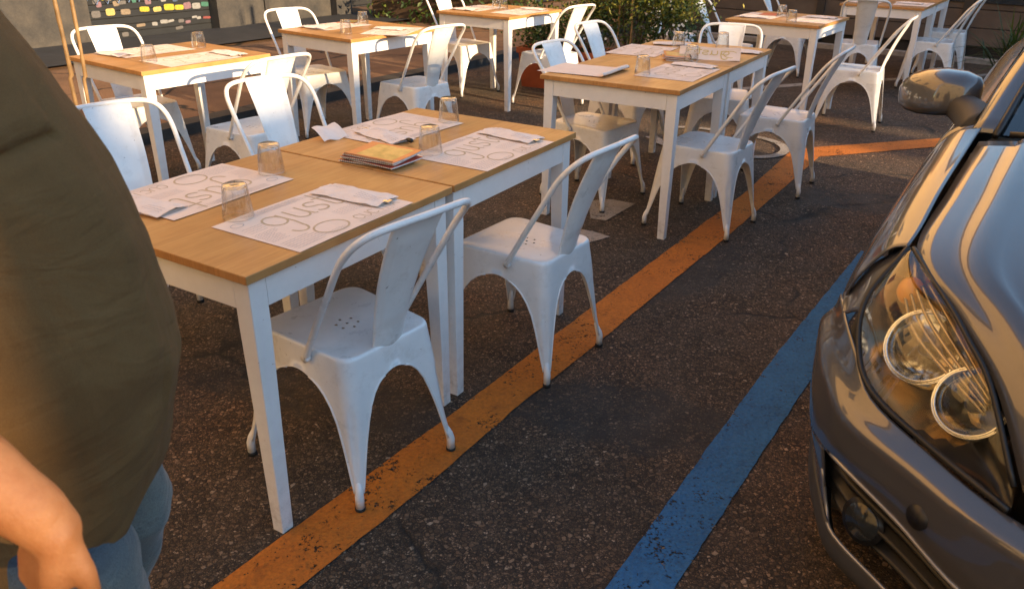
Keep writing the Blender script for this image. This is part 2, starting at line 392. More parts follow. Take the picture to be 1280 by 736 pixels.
M['leather']=simple('brown_shoe_leather',(.05,.028,.016),.45)
M['paint']=mat_carpaint()
M['chrome']=simple('chrome',(.75,.75,.75),.06,1.0,var=.03)
M['reflector']=simple('lamp_reflector',(.70,.69,.67),.09,1.0,var=.04)
M['housing']=simple('lamp_housing',(.36,.27,.15),.20,.85,var=.4,scale=9)
M['housing_dark']=simple('lamp_bezel_black',(.016,.016,.017),.28)
M['amber']=simple('amber_bulb',(.65,.24,.03),.2,var=.1)
M['windscreen']=mat_lens((.25,.28,.27))
M['tyre']=simple('tyre_rubber',(.018,.018,.018),.85); M['rim']=simple('alloy',(.45,.45,.46),.3,1.0)
M['terracotta']=simple('terracotta_plastic',(.36,.075,.022),.6,var=.2,scale=6)
M['soil']=simple('potting_soil',(.03,.02,.013),.95,bs=.8)
M['leaf']=mat_leaf('shrub_leaf',(.018,.040,.010),(.045,.085,.018),(.12,.15,.025))
M['sunlit_leaf']=mat_leaf('painted_sunlit_leaf',(.07,.10,.015),(.20,.21,.03),(.34,.29,.04))  # yellow for upper leaves, painting in sunlight on the tips
M['grassleaf']=mat_leaf('strap_leaf',(.02,.05,.012),(.05,.09,.02),(.10,.14,.03))
M['petal']=simple('white_petal',(.75,.78,.80),.6)
M['stem']=simple('brown_stem',(.07,.04,.02),.85)
M['bamboo']=simple('bamboo_cane',(.30,.18,.075),.5,var=.3,scale=22)
M['stucco']=mat_plaster('ochre_stucco',(.54,.34,.15),(.66,.43,.20))
M['grey_wall']=mat_plaster('grey_render',(.028,.028,.029),(.075,.066,.056),4.5)
M['stone']=mat_plaster('travertine_pillar',(.075,.068,.058),(.13,.115,.095),3)
M['cream']=mat_plaster('reflection_cream_render',(.62,.43,.20),(.74,.54,.28))
M['brick']=mat_plaster('terracotta_render',(.36,.20,.11),(.48,.28,.16))
M['strip']=simple('painted_shade',(.030,.030,.033),.7,var=.25,scale=5,bs=.3)
M['kerb']=simple('basalt_kerb',(.035,.034,.033),.75,var=.3,scale=8,bs=.4)
M['shutter']=simple('dark_shutter',(.010,.012,.015),.85,.0,var=.25,scale=5)
M['void']=simple('dark_garage_door',(.012,.012,.013),.6)
M['slat']=simple('taupe_boards',(.090,.070,.058),.75,var=.3,scale=3,bs=.3)
M['slat_dark']=simple('dark_post',(.030,.026,.024),.7)
M['winglass']=simple('dark_window_glass',(.02,.024,.028),.08,var=.2)
M['white_wood']=simple('white_painted_post',(.70,.68,.66),.6)
M['whitekerb']=simple('pale_kerbstone',(.26,.24,.22),.8,var=.25)

# ------------------------------------------------------------------ camera
r2=Vector((.99993215,.00497259,.01053399)); u2=Vector((-.01164868,.42685103,.90424693)); fw=Vector((0,.90430828,-.42687999))
cam=bpy.data.cameras.new('camera'); co=bpy.data.objects.new('camera',cam); C.objects.link(co)
co.matrix_world=Matrix(((r2.x,u2.x,-fw.x,0),(r2.y,u2.y,-fw.y,0),(r2.z,u2.z,-fw.z,1.479146),(0,0,0,1)))
cam.sensor_width=36; cam.lens=1002.4/1280*36; cam.clip_start=.02; cam.clip_end=3000
S.camera=co
cam.dof.use_dof=True; cam.dof.focus_distance=2.7; cam.dof.aperture_fstop=7

# ------------------------------------------------------------------ light
EL=math.radians(14); SD=Vector((.78,-.625,0)).normalized(); SV=Vector((SD.x*math.cos(EL),SD.y*math.cos(EL),math.sin(EL)))
W=bpy.data.worlds.new('World'); S.world=W; W.use_nodes=True; wt=W.node_tree
bg=wt.nodes['Background']; sky=wt.nodes.new('ShaderNodeTexSky'); sky.sky_type='NISHITA'; sky.sun_disc=False
sky.sun_elevation=EL; sky.sun_rotation=math.atan2(SV.x,SV.y); sky.air_density=1.2; sky.dust_density=.15; sky.ozone_density=1.6
wt.links.new(sky.outputs[0],bg.inputs[0]); bg.inputs[1].default_value=.15
sl=bpy.data.lights.new('sun','SUN'); sl.energy=4.2; sl.angle=math.radians(.6); sl.color=(1.0,.72,.42)
so=bpy.data.objects.new('sun',sl); C.objects.link(so); so.rotation_euler=SV.to_track_quat('Z','Y').to_euler(); so.location=(10,-5,8)
S.view_settings.view_transform='Standard'; S.view_settings.look='None'; S.view_settings.gamma=1; S.view_settings.exposure=1.45

# ------------------------------------------------------------------ ground
E2=Vector((.546,.838,0)).normalized(); N2=Vector((-E2.y,E2.x,0))        # street direction, and left of it
bm=bmesh.new(); gridmesh(bm,[[(x,y,0) for x in (-150,150)] for y in (-120,180)],flip=True); bm.normal_update()
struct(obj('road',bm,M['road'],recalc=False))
# raised pavement with kerb on the left
K0=Vector((-2.589,5.499,0))
def st(s,n,z=0): return K0+E2*s+N2*n+Vector((0,0,z))
bm=bmesh.new(); vs=[[st(-60,.16,.075),st(90,.16,.075)],[st(-60,40,.11),st(90,40,.11)]]; gridmesh(bm,vs,flip=True)
struct(obj('pavement',bm,M['pave'],recalc=True))
bm=bmesh.new()
for k in range(-30,60):
    a=k*1.0; V=[bm.verts.new(st(s,n,z)) for s in (a+.004,a+.996) for n in (0,.165) for z in (-.02,.078)]
    for f in ((0,1,3,2),(4,6,7,5),(0,4,5,1),(2,3,7,6),(0,2,6,4),(1,5,7,3)): bm.faces.new([V[i] for i in f])
struct(obj('kerb',bm,M['kerb'],recalc=True))
def sheet(name,poly,mat,z=.004,jit=.0035):
    pts=[]
    for i,(x,y) in enumerate(poly):
        p=Vector((x,y,0)); q=Vector((*poly[(i+1)%len(poly)],0)); d=q-p; n_=max(1,int(d.length/.02)); nn=Vector((-d.y,d.x,0)).normalized()
        for k in range(n_):
            r_=p+d*(k/n_); pts.append(r_+nn*jit*(noise.noise(r_*11)+.6*noise.noise(r_*43)) if k else r_)
    bm=bmesh.new(); bm.faces.new([bm.verts.new((p.x,p.y,z)) for p in pts]); bm.normal_update()
    for f in bm.faces:
        if f.normal.z<0: f.normal_flip()
    bmesh.ops.triangulate(bm,faces=bm.faces[:])
    return struct(obj(name,bm,mat))
# orange bay line: long run, then the cross run at its corner
sheet('orange_line',[(-1.84,-.45),(-1.62,-.48),(-.507,1.453),(-.225,1.86),(.023,2.255),(.255,2.59),(.849,3.48),(1.085,3.83),(1.626,4.662),(2.10,5.40),(3.179,5.745),(4.9,6.26),(4.9,6.50),(3.29,5.984),(2.153,5.65),(1.96,5.56),(1.365,4.56),(1.07,4.12),(.65,3.49),(.31,2.975),(.09,2.64),(-.19,2.21),(-.44,1.85),(-.713,1.456)],M['orange'])
sheet('blue_line',[(-.55,.30),(-.37,.27),(.404,1.463),(.66,1.85),(1.193,2.643),(1.83,3.58),(1.72,3.68),(1.034,2.69),(.63,2.07),(.236,1.461)],M['blue'])
sheet('bay_edge_line',[(1.6,7.50),(2.877,8.00),(3.798,8.31),(6.6,9.1),(6.6,9.22),(3.798,8.43),(2.877,8.13),(1.6,7.63)],M['white_paint'])
# painted parking symbol under the middle tables: wheel ring, seat, head
bm=bmesh.new()
PSZ=.0085
cx,cy=1.66,5.66
pts=[(cx+.27*math.cos(a),cy+.30*math.sin(a)) for a in [math.radians(q) for q in range(-150,100,10)]]
ribbon(bm,pts,.065,PSZ)
ribbon(bm,[(1.19,6.20),(1.33,6.2),(1.40,6.18)],.06,PSZ); ribbon(bm,[(1.44,6.18),(1.56,6.10)],.06,PSZ)
ribbon(bm,[(1.02,5.9),(1.06,5.74),(1.13,5.6)],.09,PSZ); ribbon(bm,[(1.04,5.36),(1.16,5.30)],.07,PSZ)
struct(obj('parking_symbol',bm,M['white_paint'],recalc=True))
sheet('faded_marking',[(.43,4.40),(.56,4.43),(.70,4.36),(.50,4.07),(.42,4.10)],M['white_paint'])
sheet('faded_marking',[(.36,3.93),(.42,3.90),(.50,3.83),(.35,3.72),(.28,3.80)],M['white_paint'])

# ------------------------------------------------------------------ chair
def hw_f(z): return interp([(0,.225),(.055,.224),(.36,.190),(.425,.181),(.44,.178)],z)
def hw_r(z): return interp([(0,.183),(.055,.183),(.36,.164),(.425,.158),(.44,.155)],z)
def yf_(z): return interp([(0,.225),(.055,.223),(.36,.194),(.425,.186),(.44,.183)],z)
def yr_(z): return interp([(0,-.230),(.055,-.228),(.36,-.196),(.425,-.188),(.44,-.185)],z)
def corners(z): return [Vector((-hw_r(z),yr_(z),z)),Vector((hw_r(z),yr_(z),z)),Vector((hw_f(z),yf_(z),z)),Vector((-hw_f(z),yf_(z),z))]
def rad(z): return interp([(0,.012),(.055,.014),(.2,.03),(.36,.045),(.44,.05)],z)
def leg_w(z): return interp([(.055,.0165),(.10,.025),(.15,.034),(.2,.044),(.25,.057),(.29,.073),(.32,.093),(.34,.114),(.350,.132),(.356,.150),(.359,.17)],z)
def per_pt(z,ci,s,half=None):
    c=corners(z); P=c[ci]; A=(c[(ci+1)%4]-P); B=(c[(ci-1)%4]-P); A=A.normalized(); B=B.normalized()
    r=rad(z)
    if abs(s)<r:
        t=(s+r)/(2*r); q=(P+B*r)*(1-t)**2+P*2*t*(1-t)+(P+A*r)*t*t
    else: q=P+(A*s if s>0 else B*(-s))
    # pressed groove down the middle of each leg
    if .09<z<.30:
        dd=math.exp(-(s/.014)**2)*.0045*min(1,(z-.09)/.03)*min(1,(.30-z)/.012)
        inw=(Vector((0,0,z))-P); inw.z=0; q=q+inw.normalized()*dd
    return q
def halfedge(z,ci,sg):
    c=corners(z); return ((c[(ci+sg)%4]-c[ci]).length)/2
Z_LEG=[.055,.075,.10,.13,.16,.19,.22,.25,.275,.29,.305,.32,.332,.342,.350,.355]
ch=thing('metal_chair','', 'chair')
NS=13
for ci in range(4):
    bm=bmesh.new(); rows=[]
    for z in Z_LEG:
        w=leg_w(z); kz=min(1,max(0,(z-.25)/.1)); fa=1+(halfedge(z,ci,1)/.19-1)*kz; fb=1+(halfedge(z,ci,-1)/.19-1)*kz
        rows.append([per_pt(z,ci,w*(2*k/(NS*2)-1)*(fa if k>NS else fb)) for k in range(NS*2+1)])
    gridmesh(bm,rows)
    for side in (0,-1): tube(bm,[r[side] for r in rows],.0032,6)
    c0=corners(.055)[ci]; top=per_pt(.06,ci,0); top=(per_pt(.06,ci,0)+(per_pt(.06,ci,.0165)+per_pt(.06,ci,-.0165))*.5)*.5
    foot=Vector((c0.x*.985,c0.y*.985,0))
    kn=per_pt(.10,ci,0); kin=(Vector((0,0,0))-kn); kin.z=0; kin.normalize()
    tube(bm,[kn+kin*.010,Vector((top.x,top.y,.062)),(foot.x,foot.y,.045),(foot.x,foot.y,.012)],.0125,12,rs=[.006,.0118,.0125,.0125])
    lg=obj('leg',bm,M['enamel'],ch,True)
    bm=bmesh.new(); tube(bm,[(foot.x,foot.y,.0125),(foot.x,foot.y,.0)],.0145,12); obj('rubber_foot',bm,M['rubber'],lg,True)
# seat pan with its skirt and the tops of the four arches
bm=bmesh.new()
def ring(z,inset=0,zz=None,n=44):
    out=[]
    for ci in range(4):
        h1=halfedge(z,ci,1); h0=halfedge(z,ci,-1)
        for k in range(n):
            s=-h0+(h0+h1)*(k/n)
            # concentrate samples near the corner
            q=per_pt(z,ci,s)
            out.append(Vector((q.x,q.y,z)))
    return out
seat_rings=[]
lev=[(.355,1),(.359,1),(.366,1),(.39,1),(.415,1),(.428,1.004),(.434,1.004),(.439,.995),(.4405,.975),(.439,.94),(.4365,.86),(.435,.7),(.434,.5),(.4335,.3),(.4335,.12)]
for i,(z,sc) in enumerate(lev):
    base=ring(min(z,.44))
    rr=[]
    for p in base:
        q=Vector((p.x*sc,p.y*sc,z))
        if sc<1 and q.y>.12: q.z-= (q.y-.12)*.06
        rr.append(q)
    seat_rings.append(rr)
# cut the arch at the bottom rows: the skirt's lower edge rises to the apex at mid-span
n=44
for ci in range(4):
    for k in range(n):
        idx=ci*n+k; h1=halfedge(.36,ci,1); h0=halfedge(.36,ci,-1); s=-h0+(h0+h1)*(k/n)
        hh=h1 if s>0 else h0; d=hh-abs(s)      # distance from mid-span
        dm=.040*hh/.19; zz=.355+.010*(1-(d/dm)**2) if d<dm else .355
        for i in (0,1):
            p=seat_rings[i][idx]; seat_rings[i][idx]=Vector((p.x,p.y,max(p.z,zz+i*.004)))
V=[[bm.verts.new(p) for p in r] for r in seat_rings]; m=len(V[0])
for i in range(len(V)-1):
    for k in range(m): bm.faces.new((V[i][k],V[i][(k+1)%m],V[i+1][(k+1)%m],V[i+1][k]))
bm.faces.new(V[-1])
obj('seat',bm,M['seat'],ch,True,True)
# hoop
half=[(.178,-.05,.418),(.181,-.068,.45),(.187,-.128,.55),(.193,-.19,.65),(.198,-.243,.735),(.194,-.283,.785),(.176,-.313,.815),(.143,-.330,.829),(.09,-.339,.834),(.0,-.342,.835)]
path=[Vector(p) for p in half]; full=path+[Vector((-p.x,p.y,p.z)) for p in path[-2::-1]]
bm=bmesh.new(); tube(bm,crom(full,5),.0093,12)
for sx in (1,-1): 
    tube(bm,[(sx*.170,-.047,.415),(sx*.186,-.050,.415)],.012,12)
obj('back_hoop',bm,M['enamel'],ch,True)
# splat: pressed sheet, wider at the top, with a raised border
prof=[(.422,-.186,.055),(.45,-.192,.056),(.50,-.203,.060),(.58,-.226,.068),(.66,-.255,.076),(.74,-.290,.082),(.80,-.320,.086),(.832,-.338,.087)]
bm=bmesh.new(); rows=[]
zs=[.422+(.832-.422)*i/26 for i in range(27)]
for z in zs:
    y=sinterp([(a,b) for a,b,c in prof],z); w=sinterp([(a,c) for a,b,c in prof],z); row=[]
    for k in range(25):
        u=-1+2*k/24; x=u*w; cup=.012*(u*u)         # slightly cupped
        e=w-abs(x); inset=0
        if e<.004: inset=-.004
        if e>.013 and .50<z<.785: inset=.0035*min(1,(e-.013)/.006)*min(1,(z-.50)/.012)*min(1,(.785-z)/.02)
        row.append((x,y+cup-inset,z))
    rows.append(row)
gridmesh(bm,rows)
o=obj('backrest',bm,M['enamel'],ch,True)
md=o.modifiers.new('t','SOLIDIFY'); md.thickness=.0022; me=evalmesh(o); o.modifiers.clear(); o.data=me
for p in me.polygons: p.use_smooth=True

CH=[
('C1',-.469,2.016,.889,'white metal chair nearest the camera, its seat holes in plain view'),
('C2',.046,2.666,.953,'white metal chair on the orange line side of the table with the front menu stack'),
('C3',1.005,4.068,.933,'white metal chair on the orange line at the near half of the middle double table'),
('C4',1.563,4.76,1.03,'white metal chair at the far half of the middle double table, on the car\'s side'),
('C5',2.663,6.407,1.05,'white metal chair with a brightly sunlit leg, right of the single table before the boards'),
('CW',-1.414,4.303,.926,'white metal chair with sunlit backrest between the front table and the sunlit left table'),
('C8',-.683,5.615,.812,'white metal chair on the near side of the second left table, back to the menus'),
('CR',.30,7.02,.80,'white metal chair beside the red planter, at the far middle table'),
('C7',-.852,3.28,-2.36,'white metal chair half sunlit, half shaded, behind the front table\'s upturned glasses'),
('C6',-1.265,2.74,-2.32,'white metal chair half hidden behind the person in the brown T-shirt'),
('CA',-2.294,4.897,-2.322,'white metal chair with sunlit back beyond the leftmost table, before the dark shutter'),
('CB',-1.48,6.034,-2.40,'white metal chair beyond the second left table, before the grey shopfront wall'),
('CC',-.46,7.55,-2.387,'white metal chair at the left of the far middle table, before the dark garage door'),
('L3',.456,4.51,-2.242,'white metal chair tucked under the near half of the middle table, by the blank placemat'),
('L4',.75,5.45,-2.25,'white metal chair by the shrubs at the far-left of the middle double table'),
('EN',1.363,5.33,2.846,'white metal chair at the head of the middle double table, facing the camera'),
('CD',1.94,7.56,-2.086,'white metal chair on the left side of the single table before the boards'),
('CE',3.243,7.868,-.35,'white metal chair seen from behind, at the near end of the far right tables'),
('CT',4.02,8.03,1.016,'nearer of the two white metal chairs right of the far right tables'),
('CU',4.52,8.80,1.03,'farther of the two white metal chairs right of the far right tables'),
('CV',2.85,8.75,-2.15,'white metal chair left of the far right tables, cut by the top picture edge'),
('CX',1.55,8.35,-2.5,'white metal chair standing alone between the shrubs and the taupe boards'),
]
for i,(k,x,y,a,lab) in enumerate(CH):
    o=ch if i==0 else copy_tree(ch)
    o.location=(x,y,0); o.rotation_euler=(0,0,a); o['label']=lab; o['group']='white metal cafe chairs'

# ------------------------------------------------------------------ tables
WD,LN=.75,.79
tb=thing('cafe_table','','table')
bm=bmesh.new(); box(bm,-LN/2,LN/2-.003,-WD/2,WD/2,.728,.75,.0025); obj('tabletop',bm,M['wood'],tb)
bm=bmesh.new(); I=.018; T=.018; LW=.052
for sg in (-1,1):
    yy=sg*(WD/2-I); box(bm,-LN/2+I+LW,LN/2-I-LW,min(yy,yy-sg*T),max(yy,yy-sg*T),.648,.728,.001)
    xx=sg*(LN/2-I); box(bm,min(xx,xx-sg*T),max(xx,xx-sg*T),-WD/2+I+LW,WD/2-I-LW,.648,.728,.001)
obj('apron',bm,M['table_white'],tb)
for sx in (-1,1):
    for sy in (-1,1):
        bm=bmesh.new(); X=sx*(LN/2-I+.0015); Y=sy*(WD/2-I+.0015)
        rows=[]
        for z,w in ((0,.036),(.004,.037),(.30,.044),(.60,.052),(.728,.052)):
            rows.append([(X,Y,z),(X-sx*w,Y,z),(X-sx*w,Y-sy*w,z),(X,Y-sy*w,z)])
        V=[[bm.verts.new(p) for p in r] for r in rows]
        for i in range(4):
            for k in range(4): bm.faces.new((V[i][k],V[i][(k+1)%4],V[i+1][(k+1)%4],V[i+1][k]))
        bm.faces.new(V[0]); bm.faces.new(V[-1])
        bmesh.ops.recalc_face_normals(bm,faces=bm.faces[:])
        vert=[e for e in bm.edges if abs(e.verts[0].co.z-e.verts[1].co.z)>.002]
        bmesh.ops.bevel(bm,geom=vert,offset=.0015,segments=1,affect='EDGES')
        obj('leg',bm,M['table_white'],tb)
TB={'T1':(-.5899,1.6172,.5468),'T2':(-.1755,2.298,.5468),'T3':(.7714,3.7791,.5433),'T4':(1.182,4.46,.5433),
'TA':(-1.875,4.108,.646),'TB':(-1.052,5.338,.66),'TC':(-.047,6.675,.607),'TD':(2.294,6.336,.63),'TE':(3.74,7.763,.60),'TF':(4.19,8.42,.60)}
TL={'T1':'pine-topped white table nearest the camera, half hidden behind the person in the T-shirt',
'T2':'pine-topped white table holding the front menu stack, joined to the nearest table',
'T3':'near one of the two joined middle tables, with the blank folded placemat',
'T4':'far one of the two joined pine-topped tables in the middle, with the standing placemat',
'TA':'pine-topped white table with sunlit apron before the dark shutter',
'TB':'pine-topped white table before the grey shopfront wall, placemat hanging over its edge',
'TC':'pine-topped white table beside the red planter and the shrubs',
'TD':'single pine-topped white table with a sunlit leg, before the taupe boards',
'TE':'near table of the far right pair, above the car mirror',
'TF':'far table of the far right pair, mostly above the picture'}
def tw(t,a,b,z=.75):
    x,y,th=TB[t]; c,s=math.cos(th),math.sin(th); return (x-a*c+b*s,y+a*s+b*c,z)
for i,(k,(x,y,th)) in enumerate(TB.items()):
    o=tb if i==0 else copy_tree(tb)
    o.location=tw(k,WD/2,LN/2,0); o.rotation_euler=(0,0,PI/2-th); o['label']=TL[k]; o['group']='pine-topped cafe tables'

# ------------------------------------------------------------------ placemats (local x = reading direction, y = away from the guest)
def word_gusto():
    P=[]
    def arc(cx,cy,rx,ry,a0,a1,n=16): return [(cx+rx*math.cos(math.radians(a0+(a1-a0)*i/n)),cy+ry*math.sin(math.radians(a0+(a1-a0)*i/n))) for i in range(n+1)]
    # g
    P.append(arc(.03,.03,.026,.028,60,420)); P.append([(.055,.055),(.057,.0),(.052,-.03)]+arc(.032,-.03,.021,.026,-5,-170,10))
    # u
    P.append([(.080,.058),(.079,.02)]+arc(.098,.018,.019,.020,180,360,10)+[(.117,.058)]); P.append([(.117,.03),(.122,.0),(.130,-.002)])
    # s
    P.append(arc(.158,.045,.018,.014,20,270,10)+arc(.158,.015,.020,.016,90,-150,10))
    # t
    P.append([(.200,.100),(.198,.02)]+arc(.210,.012,.012,.014,180,330,6)); P.append([(.182,.064),(.222,.066)])
    # o
    P.append(arc(.252,.028,.024,.030,0,360,20))
    return P
def letters(bm,txt,x,y,h,w,z):
    G={'C':[[(1,.85),(.7,1),(.3,1),(0,.7),(0,.3),(.3,0),(.7,0),(1,.15)]],'U':[[(0,1),(0,.3),(.3,0),(.7,0),(1,.3),(1,1)]],'I':[[(.5,0),(.5,1)]],
       'N':[[(0,0),(0,1),(1,0),(1,1)]],'A':[[(0,0),(.5,1),(1,0)],[(.2,.4),(.8,.4)]]}
    for ch_ in txt:
        for st_ in G.get(ch_,[]): ribbon(bm,[(x+a*h*.62,y+b*h) for a,b in st_],w,z)
        x+=h*.82
rnd=random.Random(3)
def squiggle(bm,x,y,L,w,z,amp=.0012):
    n=max(4,int(L/.004)); pts=[]
    for i in range(n+1): pts.append((x+L*i/n, y+amp*math.sin(i*2.1+x*50)+rnd.uniform(-amp,amp)*.5))
    ribbon(bm,pts,w,z)
MX,MY=.435,.312
def mat_surface(x,y):   # gentle paper waviness above the table
    return .0012+.0012*(math.sin(x*11+1)*math.sin(y*13))**2
def make_mat():
    bm=bmesh.new(); nx,ny=18,14
    rows=[[(x:=-MX/2+MX*i/nx, y:=-MY/2+MY*j/ny, .0012+.0016*abs(math.sin(x*9+2)*math.sin(y*10+.5))+ (.004*max(0,(abs(x)/(MX/2)-.9))*10 if (j==0 or j==ny) and False else 0)) for i in range(nx+1)] for j in range(ny+1)]
    gridmesh(bm,rows); o=obj('placemat',bm,M['paper'],None,True)
    def drape(b):
        for v in b.verts:
            x,y=v.co.x,v.co.y; v.co.z=.0012+.0016*abs(math.sin(x*9+2)*math.sin(y*10+.5))+.0006
    bm=bmesh.new()
    for s in word_gusto(): ribbon(bm,[(-.135+a*1.16,.012+b*1.30) for a,b in s],.0066)
    ribbon(bm,[(-.045+.050*math.cos(q*PI/16),-.096+.040*math.sin(q*PI/16)) for q in range(33)],.0058)
    letters(bm,'CUCINA',.035,-.125,.034,.0032,0); drape(bm); obj('lettering',bm,M['tan_ink'],o)
    bm=bmesh.new()
    for k in range(6): squiggle(bm,-.205,-.135+k*.011,.09+.03*rnd.random(),.0012,0)
    for k in range(4): squiggle(bm,-.20,.03+k*.012,.05+.03*rnd.random(),.0012,0)
    for k in range(5): squiggle(bm,.035,-.058+k*.009,.15*rnd.uniform(.6,1),.0010,0)
    for k in range(3): squiggle(bm,-.08,.124+k*.009,.22*rnd.uniform(.6,1),.0010,0)
    for k in range(3): squiggle(bm,-.09,-.136+k*.008,.07,.0010,0)
    for k in range(9): squiggle(bm,-.208,-.055+k*.0085,.045+.03*rnd.random(),.0011,0,.0018)
    for k in range(7): squiggle(bm,.135,.020+k*.0095,.035+.04*rnd.random(),.0011,0,.0018)
    for k in range(6): squiggle(bm,-.135,.118+k*.005,.25*rnd.uniform(.7,1),.0008,0,.0010)
    for k in range(4): squiggle(bm,.02,-.150+k*.006,.17*rnd.uniform(.6,1),.0008,0,.0010)
    ribbon(bm,[(-.178+.018*math.cos(q*PI/8),.105+.014*math.sin(q*PI/8)) for q in range(17)],.002)
    drape(bm); obj('fine_print',bm,M['grey_ink'],o)
    return o
mat0=make_mat()
MG='printed paper placemats'
first=[True]
def put(o0,first_flag,pos,rz,label,cat,group):
    o=o0 if first_flag[0] else copy_tree(o0); first_flag[0]=False
    o.location=pos; o.rotation_euler=(0,0,rz); tag(o,label,cat,group); return o
def mat_at(t,side,label,b=.385,a=None,dr=0,dz=0):
    a=(.158 if side=='R' else .595) if a is None else a
    phi=PI/2-TB[t][2]+(0 if side=='R' else PI)+dr
    p=tw(t,a,b,.7503+dz); return put(mat0,first,p,phi,label,'placemat',MG)
mat_at('T1','R','printed placemat nearest the camera, its large tan word readable')
mat_at('T1','L','printed placemat beside the person\'s belly, far side of the nearest table',.36,.592,.02)
mat_at('T2','R','printed placemat on the orange line side of the table with the menus',.39,.152)
mat_at('T2','L','printed placemat under the black cutlery handle, beyond the front menus',.455,.592,-.05)
mat_at('T3','R','printed placemat at the near right edge of the middle double table',.46,.185)
mat_at('T3','L','printed placemat beyond the blank folded one on the middle double table',1.06,.64,.04)
mat_at('TA','R','printed placemat on the near side of the leftmost table')
mat_at('TA','L','printed placemat on the far side of the leftmost table')
mat_at('TB','R','printed placemat hanging over the near edge of the second left table',.47,.10,.45)
mat_at('TB','L','printed placemat on the far side of the second left table')
mat_at('TC','R','printed placemat on the near side of the table beside the red planter')
mat_at('TC','L','printed placemat on the far side of the table beside the red planter')
mat_at('TD','R','printed placemat on the right side of the table before the taupe boards')
mat_at('TD','L','printed placemat on the left side of the table before the taupe boards')
mat_at('TE','R','printed placemat on the right side of the table above the car mirror')
mat_at('TE','L','printed placemat on the left side of the table above the car mirror')
# plain folded placemat at the near left of the middle table, one side curled over
bm=bmesh.new(); rows=[]
for j in range(13):
    y=-.15+.30*j/12; row=[]
    for i in range(30):
        u=i/29
        if u<.72: x=-.19+u/.72*.36; z=.003+.006*u
        else:
            q=(u-.72)/.28*PI*1.15; x=.17+.016*math.sin(q); z=.009+.016*(1-math.cos(q))
        row.append((x,y+.01*math.sin(x*9),z*.6+.0015*math.sin(y*20)))
    rows.append(row)
gridmesh(bm,rows); o=obj('folded_placemat',bm,M['paper'],None,True)
for v in o.data.vertices: pass
o.location=tw('T3',.62,.235,.7505); o.rotation_euler=(0,0,-TB['T3'][2]-.03); tag(o,'blank folded placemat with a curled edge, near left corner of the middle table','placemat')
# placemat standing up as a tent on the far middle table, yellow word on it
bm=bmesh.new(); rows=[]
for j in range(11):
    y=j/10; rows.append([(-.17+.34*i/16,-.055*(1-y)**1.5+.0,.001+.088*y**1.1+.004*math.sin(i*.5)) for i in range(17)])
rows+= [[(-.17+.34*i/16,.10*t,.089-.087*t**1.2) for i in range(17)] for t in (.15,.35,.6,.85,1.0)]
gridmesh(bm,rows,flip=False); o=obj('tent_placemat',bm,M['paper'],None,True,True)
o.scale=(1,1,.72); tag(o,'placemat standing like a tent with a big yellow word, middle table','placemat')
o.location=tw('T4',.20,.20,.750); o.rotation_euler=(0,0,-TB['T4'][2]+.28)
bm=bmesh.new()
for s in word_gusto():
    b2=[(.11-a*.85,.035+b*.48) for a,b in s]; ribbon(bm,b2,.005)
ribbon(bm,[(.115+.038*math.cos(q*PI/16),.042+.022*math.sin(q*PI/16)) for q in range(33)],.004)
for v in bm.verts:
    x,y=v.co.x,v.co.y; t=max(0,min(1,(y/.088)**(1/1.1) if y>0 else 0)); v.co=Vector((x,-.055*(1-t)**1.5-.0015,y+.002))
obj('lettering',bm,M['yellow_ink'],o)

# ------------------------------------------------------------------ napkin packets with cutlery
def make_packet():
    bm=bmesh.new(); nx,ny=26,10; L,Wp=.235,.105
    top=[];bot=[]
    for j in range(ny+1):
        v=j/ny*2-1; rt=[];rb=[]
        for i in range(nx+1):
            u=i/nx*2-1
            h=.011*(1-abs(v)**2.2)*(1-.55*abs(u)**3)+.003*math.sin(u*5+1.3)*math.cos(v*3)+.0035*noise.noise(Vector((u*4,v*3,1)))
            x=u*L/2; y=v*Wp/2*(1-.06*u+.05*math.sin(u*3))
            rt.append((x,y,max(.0035,h+.003))); rb.append((x,y,.002))
        top.append(rt);bot.append(rb)
    gridmesh(bm,top); gridmesh(bm,bot,flip=True); bmesh.ops.remove_doubles(bm,verts=bm.verts[:],dist=.0004)
    o=obj('napkin_packet',bm,M['paper2'],None,True)
    bm=bmesh.new()
    for k in range(4): squiggle(bm,.02,-.03+.010*k,.075,.0012,0)
    for k in range(3): squiggle(bm,-.10,.01+.010*k,.06,.0012,0)
    for v in bm.verts:
        u=v.co.x/(L/2); w=v.co.y/(Wp/2)
        v.co.z=.011*(1-abs(w)**2.2)*(1-.55*abs(u)**3)+.003*math.sin(u*5+1.3)*math.cos(w*3)+.0035*noise.noise(Vector((u*4,w*3,1)))+.0042
    obj('fine_print',bm,M['grey_ink'],o)
    bm=bmesh.new(); box(bm,L/2-.012,L/2+.010,-.012,.008,.003,.0075,.0015); obj('cutlery_tip',bm,M['steel'],o)
    return o
pk0=make_packet(); pf=[True]; PG='paper packets holding napkin and cutlery'
def pk(t,a,b,dr,lab,dz=.003):
    phi=PI/2-TB[t][2]+PI/2+dr; return put(pk0,pf,tw(t,a,b,.7503+dz),phi,lab,'napkin packet',PG)
pk('T1',.175,.555,PI+.05,'paper cutlery packet on the placemat at the near right of the nearest table')
pk('T1',.60,.17,.12,'paper cutlery packet lying against the person\'s shirt on the nearest table')
pk('T2',.165,.59,PI-.12,'rolled paper cutlery packet at the right end of the table with the menus')
p4=pk('T2',.545,.33,-.25,'paper cutlery packet with a black handle poking out, beyond the menus')
pk('T3',.18,.69,PI-.05,'paper cutlery packet on the near right placemat of the middle double table')
pk('T4',.58,.60,.35,'paper cutlery packet by the shrubs at the far-left of the middle double table')
pk('T4',.12,.55,PI,'paper cutlery packet behind the standing placemat')
pk('TA',.60,.19,.1,'paper cutlery packet by the glass on the leftmost table, sunlit fold')
